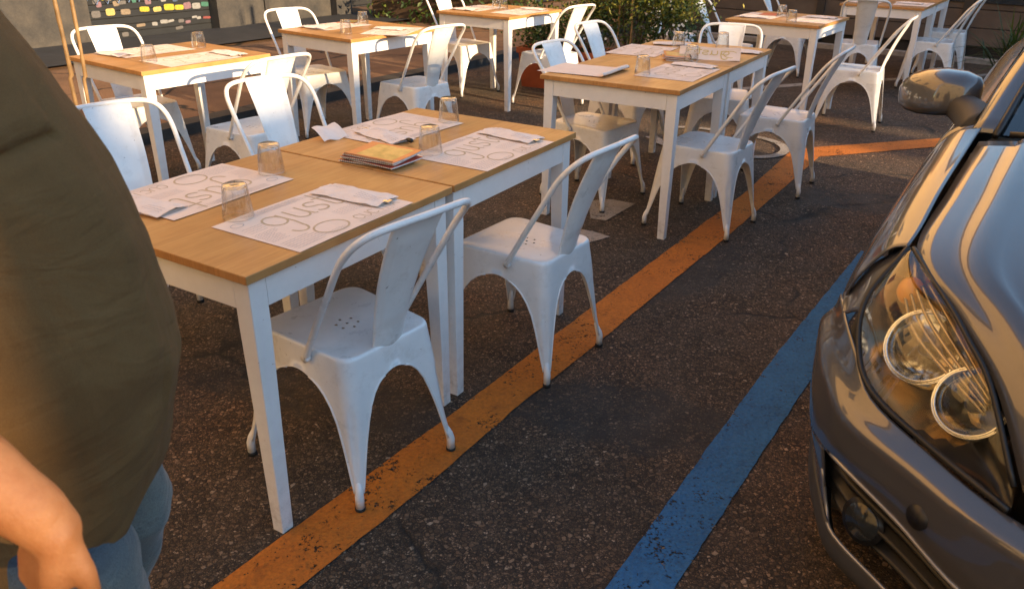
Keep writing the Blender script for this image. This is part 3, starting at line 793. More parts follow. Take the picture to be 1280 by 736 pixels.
pk('TA',.16,.62,PI,'paper cutlery packet at the far right end of the leftmost table')
pk('TB',.60,.22,.1,'paper cutlery packet on the far side of the second left table')
pk('TB',.17,.52,PI+.2,'paper cutlery packet on the placemat that hangs over the table edge')
pk('TC',.60,.2,0,'paper cutlery packet on the left side of the table beside the red planter')
pk('TC',.17,.60,PI,'paper cutlery packet on the right side of the table beside the red planter')
pk('TD',.60,.22,.2,'paper cutlery packet with a raised corner, on the table before the taupe boards')
pk('TD',.16,.56,PI,'paper cutlery packet on the right of the table before the taupe boards')
pk('TE',.20,.40,PI,'paper cutlery packet on the table above the car mirror')
# black handle on the packet beyond the menus
bm=bmesh.new(); 
tube(bm,[(-.125,-.008,.012),(-.135,-.008,.012),(-.150,-.009,.011),(-.158,-.009,.010)],.008,10,rs=[.004,.0075,.008,.003])
obj('cutlery_handle',bm,M['black_plastic'],p4,True)
# upright end of that mat: raised flap at the far edge
bm=bmesh.new()
rows=[[(-.05+.10*i/8+.01*t,-.0+.09*t,.003+.032*math.sin(t*1.5)+.004*math.sin(i)) for i in range(9)] for t in [j/8 for j in range(9)]]
gridmesh(bm,rows); o=obj('folded_napkin',bm,M['paper2'],None,True); o.location=tw('T2',.655,.20,.7515); o.rotation_euler=(0,0,PI/2-TB['T2'][2]-.2)
tag(o,'white napkin sticking up at the far table edge, left of the menus','napkin')

# ------------------------------------------------------------------ tumblers, upside down
def make_glass():
    bm=bmesh.new(); H=.092
    outer=[(.0,.040),(.004,.0408),(.015,.0400),(.035,.0385),(.055,.0366),(.075,.0345),(.086,.0330),(.0905,.0305),(.092,.026)]
    inner=[(.083,.022),(.080,.0285),(.070,.0312),(.05,.0345),(.03,.0365),(.010,.0383),(.0,.0388)]
    n=120; rings=[]
    for z,r in outer:
        rings.append([(r*(1-.13*(1-abs(math.cos(5*2*PI*k/n)))*(1 if .02<z<.09 else .0))*math.cos(2*PI*k/n), r*(1-.13*(1-abs(math.cos(5*2*PI*k/n)))*(1 if .02<z<.09 else .0))*math.sin(2*PI*k/n), z) for k in range(n)])
    V=[[bm.verts.new(p) for p in r] for r in rings]
    Vi=[[bm.verts.new((r*math.cos(2*PI*k/n),r*math.sin(2*PI*k/n),z)) for k in range(n)] for z,r in inner]
    def br(a,b,fl=False):
        for k in range(n):
            q=(a[k],a[(k+1)%n],b[(k+1)%n],b[k]); bm.faces.new(q[::-1] if fl else q)
    for a,b in zip(V,V[1:]): br(a,b)
    bm.faces.new(V[-1]); bm.faces.new(Vi[0][::-1])
    for a,b in zip(Vi,Vi[1:]): br(a,b)
    br(Vi[-1],V[0])
    o=obj('tumbler',bm,M['glass'],None,True,True)
    bm=bmesh.new(); L_=[[bm.verts.new((r*math.cos(2*PI*k/n),r*math.sin(2*PI*k/n),z)) for k in range(n)] for z,r in ((.0825,.020),(.0815,.027),(.084,.0290),(.0895,.0275),(.0912,.022))]
    for a,b_ in zip(L_,L_[1:]): br(a,b_)
    bm.faces.new(L_[0][::-1]); bm.faces.new(L_[-1]); obj('thick_base',bm,M['glass_base'],o,True,True)
    return o
g0=make_glass(); gf=[True]; GG='upturned glass tumblers'
def gl(t,a,b,lab): put(g0,gf,tw(t,a,b,.7525),.3*a*7,lab,'glass',GG)
gl('T1',.312,.255,'upturned tumbler nearest the camera')
gl('T1',.545,.59,'upturned tumbler on the nearest table, before the half-sunlit chair')
gl('T2',.272,.245,'upturned tumbler just right of the spiral menus')
gl('T2',.49,.655,'upturned tumbler at the far end of the table with the menus')
gl('T3',.318,.30,'upturned tumbler on the middle double table, nearest the blank folded placemat')
gl('T4',.245,.02,'upturned tumbler at the left edge of the standing placemat')
gl('T4',.507,.515,'upturned tumbler before the shrubs on the middle double table')
gl('T4',.27,.64,'upturned tumbler behind the standing placemat')
gl('TA',.224,.178,'upturned tumbler at the near end of the leftmost table')
gl('TA',.476,.642,'upturned tumbler at the far end of the leftmost table, before the shutter')
gl('TB',.21,.145,'upturned tumbler on the second left table, nearer to the camera')
gl('TB',.507,.569,'upturned tumbler on the second left table, farther from the camera')
gl('TC',.49,.50,'upturned tumbler on the table beside the red planter, left one of the pair')
gl('TC',.36,.42,'upturned tumbler on the table beside the red planter, right one of the pair')
gl('TD',.249,.094,'upturned tumbler on the table before the taupe boards, nearer one')
gl('TD',.44,.42,'upturned tumbler on the table before the taupe boards, farther one')

# ------------------------------------------------------------------ menus
def menu(x,y,z,rz,lab,grp,cover=M['menu'],dogear=0):
    o=thing('spiral_menu',lab,'menu',(x,y,z),rz,grp); LX,LY=.075,.105
    def slab(z0,z1,sc=1):
        bm=bmesh.new(); n=10; T_=[];B_=[]
        for j in range(n+1):
            yy=-LY+2*LY*j/n; T_.append([(-LX+2*LX*i/n,yy,z1+.010*(i/n)**2*(dogear)) for i in range(n+1)]); B_.append([(-LX+2*LX*i/n,yy,z0+.010*(i/n)**2*dogear) for i in range(n+1)])
        gridmesh(bm,T_);gridmesh(bm,B_,flip=True)
        # side walls
        def wall(a,b):
            V1=[bm.verts.new(p) for p in a];V2=[bm.verts.new(p) for p in b]
            for i in range(len(a)-1): bm.faces.new((V1[i],V1[i+1],V2[i+1],V2[i]))
        wall(B_[0],T_[0]);wall(T_[-1],B_[-1]);wall([r[0] for r in T_],[r[0] for r in B_]);wall([r[-1] for r in B_],[r[-1] for r in T_])
        return bm
    obj('pages',slab(.001,.0052),M['menu_page'],o); obj('cover',slab(.0054,.0062),cover,o)
    bm=bmesh.new()
    for k in range(26):
        yy=-LY+.008+k*(2*LY-.016)/25
        tube(bm,[(-LX+.004+.005*math.cos(q),yy,.0035+.0052*math.sin(q)) for q in [i*PI/4 for i in range(9)]],.0008,5)
    obj('spiral',bm,M['wire'],o)
    return o
mc=tw('T2',.35,.085,.7512); mg='stack of spiral menus on the front double table'
brz=-TB['T2'][2]+PI/2+PI/2
for k,(dx,dy,dr,lb) in enumerate([(-.012,.012,.10,'spiral menu at the bottom of the stack on the front double table'),(.006,-.006,-.05,'second spiral menu from the bottom of the front stack'),(-.004,.004,.08,'third spiral menu from the bottom of the front stack, red edge showing'),(.004,.0,.0,'top spiral menu of the front stack, food picture in a red frame')]):
    menu(mc[0]+dx,mc[1]+dy,mc[2]+k*.0068,brz-PI/2+dr,lb,mg,M['menu'] if k!=1 else M['menu_red'],.25*k)
o=bpy.data.objects[[x.name for x in C.objects if x.get('label','').startswith('top spiral')][0]]
bm=bmesh.new(); 
V=[bm.verts.new((.048+.012*math.cos(q*PI/10),-.062+.021*math.sin(q*PI/10),.0085)) for q in range(20)]; bm.faces.new(V)
obj('oval_badge',bm,M['yellow_ink'],o)
mc=tw('T3',.36,.90,.7512)
for k,(dr,lb) in enumerate([(.5,'lower spiral menu of the pair on the middle double table'),(.3,'second spiral menu from below on the middle double table'),(.42,'top spiral menu of the pile on the middle double table')]):
    menu(mc[0],mc[1],mc[2]+k*.0072,brz+dr,lb,'menus on the middle double table',M['menu'],.3*k)
mc=tw('TD',.56,.50,.7512); menu(mc[0],mc[1],mc[2],brz,'red menu on the table before the taupe boards',None,M['menu_red'])
mc=tw('TB',.68,.60,.7512); menu(mc[0],mc[1],mc[2]+.0,brz+.3,'spiral menu on the second left table behind the glasses',None,M['menu'])

# ------------------------------------------------------------------ planter troughs, shrubs, canes
TR=Vector((.90,-.44,0)).normalized(); TR2=Vector((-TR.y,TR.x,0))
def trough(p0,L,lab):
    t=thing('planter_trough',lab,'planter',p0,math.atan2(TR.y,TR.x),'terracotta-coloured plant troughs')
    bm=bmesh.new(); D=.36;H=.36
    a=[(-0+.03,.03),(L-.03,.03),(L-.03,D-.03),(.03,D-.03)]; b=[(0,0),(L,0),(L,D),(0,D)]
    V0=[bm.verts.new((x,y,.0)) for x,y in a]; V1=[bm.verts.new((x,y,H)) for x,y in b]; V2=[bm.verts.new((x+(.03 if x==0 else -.03),y+(.03 if y==0 else -.03),H)) for x,y in b]; V3=[bm.verts.new((v.co.x,v.co.y,H-.05)) for v in V2]
    bm.faces.new(V0)
    for P,Q in ((V0,V1),(V1,V2),(V2,V3)):
        for k in range(4): bm.faces.new((P[k],P[(k+1)%4],Q[(k+1)%4],Q[k]))
    obj('trough_body',bm,M['terracotta'],t,recalc=True)
    bm=bmesh.new(); box(bm,-.012,L+.012,-.014,-.002,H-.045,H+.004); box(bm,-.012,L+.012,D+.002,D+.014,H-.045,H+.004); box(bm,-.014,-.002,-.002,D+.002,H-.045,H+.004); box(bm,L+.002,L+.014,-.002,D+.002,H-.045,H+.004)
    obj('rim',bm,M['terracotta'],t)
    bm=bmesh.new(); box(bm,.034,L-.034,.034,D-.034,H-.12,H-.055); obj('soil',bm,M['soil'],t)
    return t
PB=Vector((0.03,7.80,0))
trough(PB,.80,'terracotta-coloured trough behind the table beside the shrubs, left one')
trough(PB+TR*.84,.80,'terracotta-coloured trough under the shrubs with sun painted on their tips, right one')
def leaf_quad(bm,p,s,rng,el=1.9):
    d=Vector((rng.gauss(0,1),rng.gauss(0,1),rng.gauss(.3,1))).normalized(); n=Vector((rng.gauss(0,1),rng.gauss(0,1),rng.gauss(.6,1))).normalized()
    a=d*s*el*.5; b=d.cross(n).normalized()*s*.5; c=n*s*.12
    v=[bm.verts.new(p-a),bm.verts.new(p-b*.9+c),bm.verts.new(p+a),bm.verts.new(p+b*.9+c)]
    bm.faces.new((v[0],v[1],v[2])); bm.faces.new((v[0],v[2],v[3]))
def shrub(base,rx,ry,h,n,s,lab,seed,mats,tips=None,flowers=0,group='shrubs in the troughs'):
    rng=random.Random(seed); t=thing('leafy_shrub',lab,'shrub',base,math.atan2(TR.y,TR.x),group)
    cl=[(Vector((rng.uniform(-rx,rx)*.8,rng.uniform(-ry,ry)*.8,h*(.18+.8*rng.random()**.8))),rng.uniform(.05,.13)) for _ in range(int(26*max(rx,.3)/.4))]
    bm=bmesh.new(); tipf=[]
    for i in range(n):
        c,r=rng.choice(cl); p=c+Vector((rng.gauss(0,r),rng.gauss(0,r),rng.gauss(0,r)*1.1))
        if p.z<.02: p.z=abs(p.z)+.02
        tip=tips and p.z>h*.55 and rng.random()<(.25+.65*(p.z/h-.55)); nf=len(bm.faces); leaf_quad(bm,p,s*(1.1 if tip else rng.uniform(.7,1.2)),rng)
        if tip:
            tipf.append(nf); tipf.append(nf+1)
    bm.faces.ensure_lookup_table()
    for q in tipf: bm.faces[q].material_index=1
    obj('foliage',bm,[mats,tips] if tips else mats,t)
    bm=bmesh.new()
    for c,r in cl:
        q=Vector((c.x*.25,c.y*.3,-.06)); tube(bm,[q,(q+c)*.5+Vector((0,0,.03)),c],.003,5,rs=[.006,.004,.0015])
    obj('stems',bm,M['stem'],t)
    if flowers:
        bm=bmesh.new()
        for i in range(flowers):
            c,r=rng.choice(cl); p=Vector((rng.uniform(.2,1)*rx,-ry+rng.gauss(0,.05),h*rng.uniform(.25,.6)))
            for k in range(5):
                a=k*2*PI/5; d=Vector((math.cos(a),-.3,math.sin(a)))*.010; e=Vector((-math.sin(a),0,math.cos(a)))*.005
                vs=[bm.verts.new(p+q) for q in (d*.1,d*.7+e,d*1.3,d*.7-e)]; bm.faces.new(vs)
        obj('flowers',bm,M['petal'],t)
    return t
def onT(s,d,z): return PB+TR*s+TR2*d+Vector((0,0,z))
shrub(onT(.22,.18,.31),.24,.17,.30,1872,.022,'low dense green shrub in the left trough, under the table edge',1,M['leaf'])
shrub(onT(.62,.18,.31),.24,.18,.62,2160,.021,'upright green shrub behind the two rounded chair backs',2,M['leaf'],M['sunlit_leaf'],6)
shrub(onT(1.05,.18,.31),.26,.19,.66,2592,.021,'shrub around the bamboo canes, sunlight painted on its yellow tips',3,M['leaf'],M['sunlit_leaf'])
shrub(onT(1.42,.18,.31),.22,.18,.64,2304,.021,'shrub with small white flowers at the right end of the trough',4,M['leaf'],M['sunlit_leaf'],16)
def cane(p0,p1,r,lab,grp):
    bm=bmesh.new(); p0=Vector(p0);p1=Vector(p1); n=8; pts=[];rs=[]
    for i in range(n):
        a=p0.lerp(p1,i/n); b=p0.lerp(p1,(i+.94)/n); j=Vector((.004*math.sin(i*2.3),.003*math.cos(i*1.7),0))
        pts+= [a+j,a.lerp(b,.5)+j,b+j]; rs+=[r*1.12,r*.95,r*.97]
    tube(bm,pts,r,8,rs=rs); o=obj('bamboo_cane',bm,M['bamboo'],None,True); tag(o,lab,'cane',grp)
CG='bamboo canes in the planters'
cane(onT(.93,.10,.30),onT(.98,.12,1.7),.007,'thin bamboo cane left of the thick one in the right trough',CG)
cane(onT(1.08,.05,.30),onT(1.07,.07,1.8),.010,'thick pale bamboo cane in the right trough, with shrub around it',CG)
cane(onT(1.22,.14,.30),onT(1.26,.15,1.6),.006,'slim bamboo cane by the white post in the right trough',CG)
bm=bmesh.new(); box(bm,-.02,.02,-.02,.02,0,1.6,.002); o=obj('white_post',bm,M['white_wood']); o.location=onT(1.18,.44,0); o.rotation_euler=(0,0,.3); tag(o,'white painted post standing behind the right trough','post')
bm=bmesh.new(); box(bm,-.02,.02,-.02,.02,0,1.7,.002); o=obj('white_post',bm,M['white_wood']); o.location=onT(.52,.46,0); o.rotation_euler=(0,0,.3); tag(o,'white painted post behind the left trough, leaves across it','post')
# round pot with two tall canes, hidden behind the person
t=thing('round_pot','round clay pot with canes behind the person','pot',(-1.76,3.30,0),0)
bm=bmesh.new(); 
rings=[(.11,0),(.15,.26),(.165,.27),(.165,.31),(.15,.31),(.145,.26)]
n=24;V=[[bm.verts.new((r*math.cos(2*PI*k/n),r*math.sin(2*PI*k/n),z)) for k in range(n)] for r,z in rings]
for a,b in zip(V,V[1:]):
    for k in range(n): bm.faces.new((a[k],a[(k+1)%n],b[(k+1)%n],b[k]))
bm.faces.new(V[0][::-1]); obj('pot_body',bm,M['terracotta'],t,True)
bm=bmesh.new(); bm.faces.new([bm.verts.new((.146*math.cos(2*PI*k/n),.146*math.sin(2*PI*k/n),.262)) for k in range(n)]); obj('soil',bm,M['soil'],t)
cane((-1.755,3.3,.26),(-1.708,3.3,1.9),.0075,'bamboo cane crossing the chair back at the leftmost table','canes in the pot behind the person')
cane((-1.80,3.32,.26),(-1.80,3.30,1.9),.0085,'bamboo cane left of the one crossing the chair back, beside the person','canes in the pot behind the person')

# strap-leaved plant at the right, behind the car
t=thing('strap_leaf_plant','green grassy potted plant beyond the car, before the taupe boards','plant',(4.75,7.75,0))
rng=random.Random(11); bm=bmesh.new()
for i in range(230):
    a=rng.uniform(0,2*PI); L=rng.uniform(.35,.75); el=rng.uniform(.25,1.35); w=rng.uniform(.006,.013); d=Vector((math.cos(a),math.sin(a),0)); s=Vector((-d.y,d.x,0))*w
    base=Vector((rng.gauss(0,.10),rng.gauss(0,.10),.16+rng.uniform(0,.2))); pr=None
    for k in range(7):
        u=k/6; p=base+d*L*u*math.cos(el)+Vector((0,0,L*(u*math.sin(el)-.45*u*u*math.cos(el)))); ww=s*(1-u**2)
        cur=(bm.verts.new(p-ww),bm.verts.new(p+ww))
        if pr: bm.faces.new((pr[0],pr[1],cur[1],cur[0]))
        pr=cur
obj('leaves',bm,M['grassleaf'],t)
bm=bmesh.new(); V=[[bm.verts.new((r*math.cos(2*PI*k/n),r*math.sin(2*PI*k/n),z)) for k in range(n)] for r,z in [(.13,0),(.17,.22),(.155,.22),(.15,.18)]]
for a,b in zip(V,V[1:]):
    for k in range(n): bm.faces.new((a[k],a[(k+1)%n],b[(k+1)%n],b[k]))
bm.faces.new(V[0][::-1]); bm.faces.new(V[-1]); obj('pot',bm,M['black_plastic'],t,True)

# ------------------------------------------------------------------ taupe board wall and its kerb (right, far)
A=Vector((2.05,12.45,0)); B=Vector((6.9,8.75,0)); D=(B-A); LW_=D.length; rz=math.atan2(D.y,D.x)
w=thing('board_screen','long screen of taupe horizontal boards closing the terrace at the back','screen',A,rz)
bm=bmesh.new()
for k in range(9):
    z=.14+k*.205; box(bm,-1.0,LW_+3,0,.03,z,z+.196,.003)
obj('boards',bm,M['slat'],w)
for s in (-.98,.72,2.4,4.1,5.8,LW_+2.9):
    bm=bmesh.new(); box(bm,s-.05,s+.05,-.028,-.002,.02,2.0,.002); obj('post',bm,M['slat_dark'],w)
bm=bmesh.new(); box(bm,-1.0,LW_+3,.04,.06,-.02,2.0); obj('backing',bm,M['void'],w)
bm=bmesh.new(); box(bm,3.6,LW_+3,-.02,-.003,.62,1.9,.002); obj('window_band',bm,M['winglass'],w)
bm=bmesh.new(); box(bm,-1.0,LW_+3,-.42,-.30,-.02,.055,.004); o=obj('pale_kerb',bm,M['whitekerb']); o.location=A; o.rotation_euler=(0,0,rz); struct(o)

# ------------------------------------------------------------------ shop building on the left
bm=bmesh.new(); FS=Vector((.588,.809,0)).normalized(); FN=Vector((FS.y,-FS.x,0)); F_=Vector((-3.868,10.849,0))
P4=[F_+FS*-8,F_+FS*9,F_+FS*9+FN*1.1,F_+FS*-8+FN*1.35]
bm.faces.new([bm.verts.new((p.x,p.y,.121)) for p in P4][::-1]); struct(obj('shade_strip',bm,M['strip'],recalc=False))  # dark sheet that paints the shade along the facade foot
F0=Vector((-3.868,10.849,0)); FE=Vector((.588,.809,0)).normalized(); FR=math.atan2(FE.y,FE.x)
sb=thing('shop_building','ochre corner building with a dark stickered shutter at street level','building',F0,FR)
bm=bmesh.new()
# local x along the facade, local y = into the building (left of direction)
box(bm,-11.5,-1.62,.0,.4,.0,3.4); box(bm,.02,.42,-.05,.4,0,3.4); box(bm,.44,2.02,.06,.4,0,3.4); box(bm,2.04,2.34,-.05,.4,0,3.4); box(bm,9.0,30,.0,.4,0,3.4)
obj('ground_floor_wall',bm,[M['grey_wall']],sb)
bm=bmesh.new(); box(bm,-1.60,0,.0,.4,2.6,3.4); box(bm,2.36,8.98,.0,.4,2.8,3.4); obj('lintel',bm,M['stone'],sb)
bm=bmesh.new()
box(bm,-11.5,30,.05,9,3.4,13.5); obj('upper_wall',bm,M['stucco'],sb)
bm=bmesh.new(); box(bm,-11.5,30,-.12,.04,3.3,3.55,.02); box(bm,-11.5,30,-.35,.04,13.3,13.7,.03); obj('cornice',bm,M['stone'],sb)
for k in range(-2,6):
    for zz in (4.3,):
        if k%2: continue
        bm=bmesh.new(); box(bm,k*2.6-.55,k*2.6+.55,-.02,.03,zz,zz+1.9,.004); wn=obj('window',bm,M['winglass'],sb)
        bm=bmesh.new()
        for sx in (-1,1): box(bm,k*2.6+sx*.60-.07,k*2.6+sx*.60+.07,-.045,.02,zz-.05,zz+1.95,.004)
        box(bm,k*2.6-.75,k*2.6+.75,-.10,.02,zz-.16,zz-.06,.006); obj('frame',bm,M['stone'],wn)
sh=thing('roller_shutter','dark roller shutter covered in small coloured stickers','shutter',F0,FR)
bm=bmesh.new()
for k in range(32): 
    z=.10+k*.08; box(bm,-1.59,-.0,.10,.125,z+.003,z+.076,.006)
obj('shutter_slats',bm,M['shutter'],sh)
bm=bmesh.new(); box(bm,-1.6,.0,.13,.15,0,2.6); obj('backing',bm,M['void'],sh)
# lattice grille over the upper part
bm=bmesh.new()
for k in range(-14,22):
    x=-1.6+k*.13
    pts=[]
    for sg in (1,-1):
        a=Vector((x,.085,.50)); b=Vector((x+sg*1.9*.6,.085,2.4))
        lo=max(-1.58,min(a.x,b.x)); hi=min(-.02,max(a.x,b.x))
        if hi<=lo: continue
        f=lambda X:a.lerp(b,(X-a.x)/(b.x-a.x))
        P,Q=f(lo),f(hi); tube(bm,[P,Q],.004,5)
obj('lattice_grille',bm,M['steel'],sh)
rng=random.Random(21)
cols=[(.36,.30,.02),(.33,.28,.09),(.17,.13,.09),(.20,.20,.20),(.03,.12,.09),(.17,.04,.04),(.04,.07,.14),(.16,.09,.11),(.09,.085,.085),(.05,.11,.03)]
CM=[simple('sticker_%s'%n_,c,.5,var=.25,scale=60) for n_,c in zip(('yellow','cream','buff','white','green','red','blue','pink','grey','lime'),cols)]
def sticker(x,z,w,h,m):
    w*=rng.uniform(.8,1.15); h*=rng.uniform(.65,1.0); x+=rng.uniform(-.015,.015); tl=rng.uniform(-.12,.12)
    bm=bmesh.new(); pts=[]
    for q in range(16):
        a=q*PI/8; cx=math.copysign(abs(math.cos(a))**.45,math.cos(a)); sz=math.copysign(abs(math.sin(a))**.45,math.sin(a)); pts.append((x+cx*w/2-sz*tl*h/2,.094,z+sz*h/2+cx*tl*w/2))
    V=[bm.verts.new(p) for p in pts]; V2=[bm.verts.new((p[0],.0955,p[2])) for p in pts]; bm.faces.new(V)
    for q in range(16): bm.faces.new((V[q],V[(q+1)%16],V2[(q+1)%16],V2[q]))
    obj('sticker',bm,m,sh)
for i,(x,c) in enumerate([(-1.50,8),(-1.33,1),(-1.12,2),(-.90,0),(-.74,1),(-.55,0),(-.44,0),(-.30,7),(-.18,3),(-.07,4)]): sticker(x,.40+.012*(i%2),.125,.085,CM[c])
for x,z,c in [(-.98,.235,2),(-.80,.235,3),(-.66,.25,3),(-.58,.25,3),(-.42,.24,8),(-.33,.22,7),(-.16,.255,3),(-.48,.16,8),(-1.20,.15,8),(-.22,.27,3),(-.05,.25,5),(-1.42,.26,8)]: sticker(x,z,rng.uniform(.04,.12),rng.uniform(.03,.06),CM[c])
for i in range(22): sticker(-1.5+i*.068+rng.uniform(-.02,.02),.515+rng.uniform(-.03,.08),rng.uniform(.05,.09),rng.uniform(.04,.07),CM[rng.randrange(10)])
gd=thing('garage_door','dark garage door in the shade right of the grey shopfront wall','garage door',F0,FR)
bm=bmesh.new()
for k in range(28): z=.0+k*.1; box(bm,2.36,8.96,.9,.93,z+.004,z+.096,.006)
obj('door_panels',bm,M['void'],gd)
bm=bmesh.new(); box(bm,.83,.90,.03,.06,0,3.2,.01); o=obj('drain_pipe',bm,M['slat_dark'],sb)
# far end of the street
fb=thing('far_building','terracotta-rendered building closing the end of the street','building',(4,26,0),-.55)
bm=bmesh.new(); box(bm,-16,22,0,8,0,5.5); obj('wall',bm,M['brick'],fb)
for k in range(-5,8):
    for zz in (1.2,):
        bm=bmesh.new(); box(bm,k*2.8-.6,k*2.8+.6,-.04,-.003,zz,zz+2,.01); obj('window',bm,M['winglass'],fb)
# dark hedge beyond the troughs
hd=thing('hedge','dark clipped hedge beyond the far middle table','hedge',(-.6,11.8,0),-.45)
rng=random.Random(5); bm=bmesh.new()
for i in range(5000):
    p=Vector((rng.uniform(-1.6,.9),rng.gauss(0,.16),rng.uniform(.02,1.9))); leaf_quad(bm,p,.05,rng)
obj('foliage',bm,M['leaf'],hd)
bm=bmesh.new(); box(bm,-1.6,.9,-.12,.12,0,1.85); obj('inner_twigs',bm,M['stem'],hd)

# ------------------------------------------------------------------ unseen building row added to block and admit sun (behind the photographer's right)
NR=Vector((.854,-.52,0)).normalized(); NE=Vector((.52,.854,0))
U=20.0
ro=thing('sun_blocking_row','unseen building row behind the photographer, roofline shaped to block and admit sun','building',NR*U,math.atan2(NE.y,NE.x))
TE_=math.tan(EL); cosn=SD.dot(NR)
def along(P):  # where a sun ray from P meets the row plane, along-street coordinate
    P=Vector(P); t=(U-P.dot(NR))/SD.dot(NR); Q=P+SD*t; return Q.dot(NE), t*TE_+P.z
cuts=[]  # roof notches added to let sun onto a road patch, a chair, the arm
for P,hw in (((2.45,5.22,0),.34),((2.75,6.32,0),.13),((-.58,.665,.74),.055)):
    c,z=along(P); 
    if P[1]>5: z=along(Vector(P)+SD*.8)[1]
    cuts.append((c,hw,z))
cuts.sort()
bm=bmesh.new(); edges=[-45]
for c,hw,z in cuts: edges+= [c-hw,c+hw]
edges.append(50)
box(bm,-45,50,-7,-.31,0,4.6)
def HH(u0): return (U-u0)/cosn*TE_
q0=along((-1.05,5.0,0))[0]; q1=along((0,7.3,0))[0]; q2=along((-.5,.66,0))[0]
def topat(x):  # roof height per stretch, chosen by where sun should reach
    if q0-.55<x<q1+.9: return HH(-5.9)
    if x<q2+1.2: return HH(-8.2)
    if x<-.3: return HH(-5.73)
    return HH(-5.75)
xs=sorted(set(edges+[q0-.55,q1+.9,q2+1.2])); cutr=[(c-hw,c+hw,z) for c,hw,z in cuts]
for a_,b_ in zip(xs,xs[1:]):
    m_=(a_+b_)/2; top=topat(m_)
    for c0,c1,z in cutr:
        if c0<m_<c1: top=min(top,z)
    box(bm,a_,b_,-.30,0,0,top)
obj('wall',bm,M['brick'],ro)  # wall of the added sun-blocking row
for k in range(-15,17):
    bm=bmesh.new(); box(bm,k*2.7-.5,k*2.7+.5,.003,.05,1.0,2.9,.01); obj('window',bm,M['winglass'],ro)  # windows of the added sun-blocking row
nb=thing('reflection_building','unseen golden cream building added for reflections in the car, behind the photographer','building',(-11,1,0),math.atan2(-25,7))
bm=bmesh.new(); box(bm,0,27,-9,0,0,15); obj('wall',bm,M['cream'],nb)  # out of view, added as a sunlit wall for the car to reflect
for k in range(0,9,2):
    for zz in (1.0,7.8):
        bm=bmesh.new(); box(bm,1.3+k*2.9-.5,1.3+k*2.9+.5,.004,.05,zz,zz+1.9,.01); obj('window',bm,M['winglass'],nb)  # windows of the added reflection building
# ------------------------------------------------------------------ parked car (local x runs from the nose backwards, y towards the tables)
CE_=Vector((.56,.83,0)).normalized(); CI_=Vector((CE_.y,-CE_.x,0)); CO=CE_*1.15+CI_*.61
car=thing('parked_car','dark grey hatchback parked at the right beside the blue line','car',CO,math.atan2(CE_.y,CE_.x))
def surf(name,rows,mat,parent=car,sub=3,both=True,thick=.004,smooth=True,solid=True,crease=False,inv=False):
    """smooth sheet through control rows, mirrored to the other side when both"""
    R=[crom(r,sub) for r in rows]; nn=len(R[0]); cols=[crom([R[i][k] for i in range(len(R))],sub) for k in range(nn)]
    G=[[cols[k][i] for k in range(nn)] for i in range(len(cols[0]))]
    if both and min(abs(Vector(r[0]).y) for r in rows)>.01:
        out=[]
        for sg in (1,-1):
            rr=[[(p[0],p[1]*sg,p[2]) for p in r] for r in rows]
            out.append(surf(name,rr,mat,parent,sub,False,thick,smooth,solid,crease,inv if sg==1 else not inv))
        return out[0]
    bm=bmesh.new(); gridmesh(bm,G,flip=inv)
    if both:
        G2=[[Vector((p.x,-p.y,p.z)) for p in r] for r in G]; gridmesh(bm,G2,flip=not inv); bmesh.ops.remove_doubles(bm,verts=bm.verts[:],dist=.0005)
    o=obj(name,bm,mat,parent,smooth)
    if solid:
        md=o.modifiers.new('t','SOLIDIFY'); md.thickness=thick; md.offset=-1; me=evalmesh(o); o.modifiers.clear(); o.data=me
        for p in me.polygons: p.use_smooth=smooth
    return o
M['edge']=simple('grey_trim_edge',(.30,.30,.31),.3,.6,var=.1)
# bumper skin: rows from the bottom lip up to the headlight's lower edge
def br_(z,L): return [(a,v,(z if len(q)<1 else q[0])) for a,v,*q in L]
BP=[(.05,0),(.09,.3),(.18,.513),(.278,.65),(.362,.772),(.445,.826),(.55,.872),(.68,.905)]
def brow(d,zs):
    out=[]
    for i,(a,v) in enumerate(BP):
        p0=BP[max(i-1,0)]; p1=BP[min(i+1,len(BP)-1)]; t=Vector((p1[0]-p0[0],p1[1]-p0[1],0)).normalized(); nn=Vector((-t.y,t.x,0))
        if i==0: nn=Vector((-1,0,0))
        out.append((a+nn.x*d,max(0,v+nn.y*d),zs[i]))
    return out
R_lip0=brow(-.05,[.17,.17,.17,.17,.17,.17,.18,.19]); R_lip1=brow(.012,[.245,.25,.262,.272,.285,.315,.34,.36])
R_lipm=brow(.012,[.21,.215,.22,.225,.23,.25,.27,.28])
R_up=brow(.034,[.395,.405,.425,.455,.475,.445,.42,.41])
R_f1=brow(.045,[.45,.455,.475,.50,.515,.515,.51,.50]); R_f2=brow(.046,[.52,.525,.535,.545,.555,.56,.565,.57])
R_e0=brow(.045,[.562,.563,.564,.568,.577,.592,.606,.618]); R_e1=brow(.039,[.576,.576,.575,.579,.589,.606,.622,.634]); R_e2=brow(.020,[.590,.588,.584,.590,.606,.632,.655,.662])
R_top=[(.05,0,.60),(.09,.3,.596),(.178,.513,.590),(.276,.65,.600),(.360,.772,.630),(.443,.826,.676),(.52,.868,.700),(.655,.915,.703)]
surf('front_bumper',[R_up,R_f1,R_f2,R_e0,R_e1,R_e2,R_top],M['paint'],sub=5)
surf('bumper_lip',[R_lip0,R_lipm,R_lip1],M['dark_plastic'],sub=4)
def lerpP(p,q,t): return tuple(Vector(p).lerp(Vector(q),t))
crn=[]
for t in (0,.25,.5,.75,1):
    crn.append([tuple(Vector(lerpP(p,q,t))) for p,q in zip(R_lip1[5:],R_up[5:])])
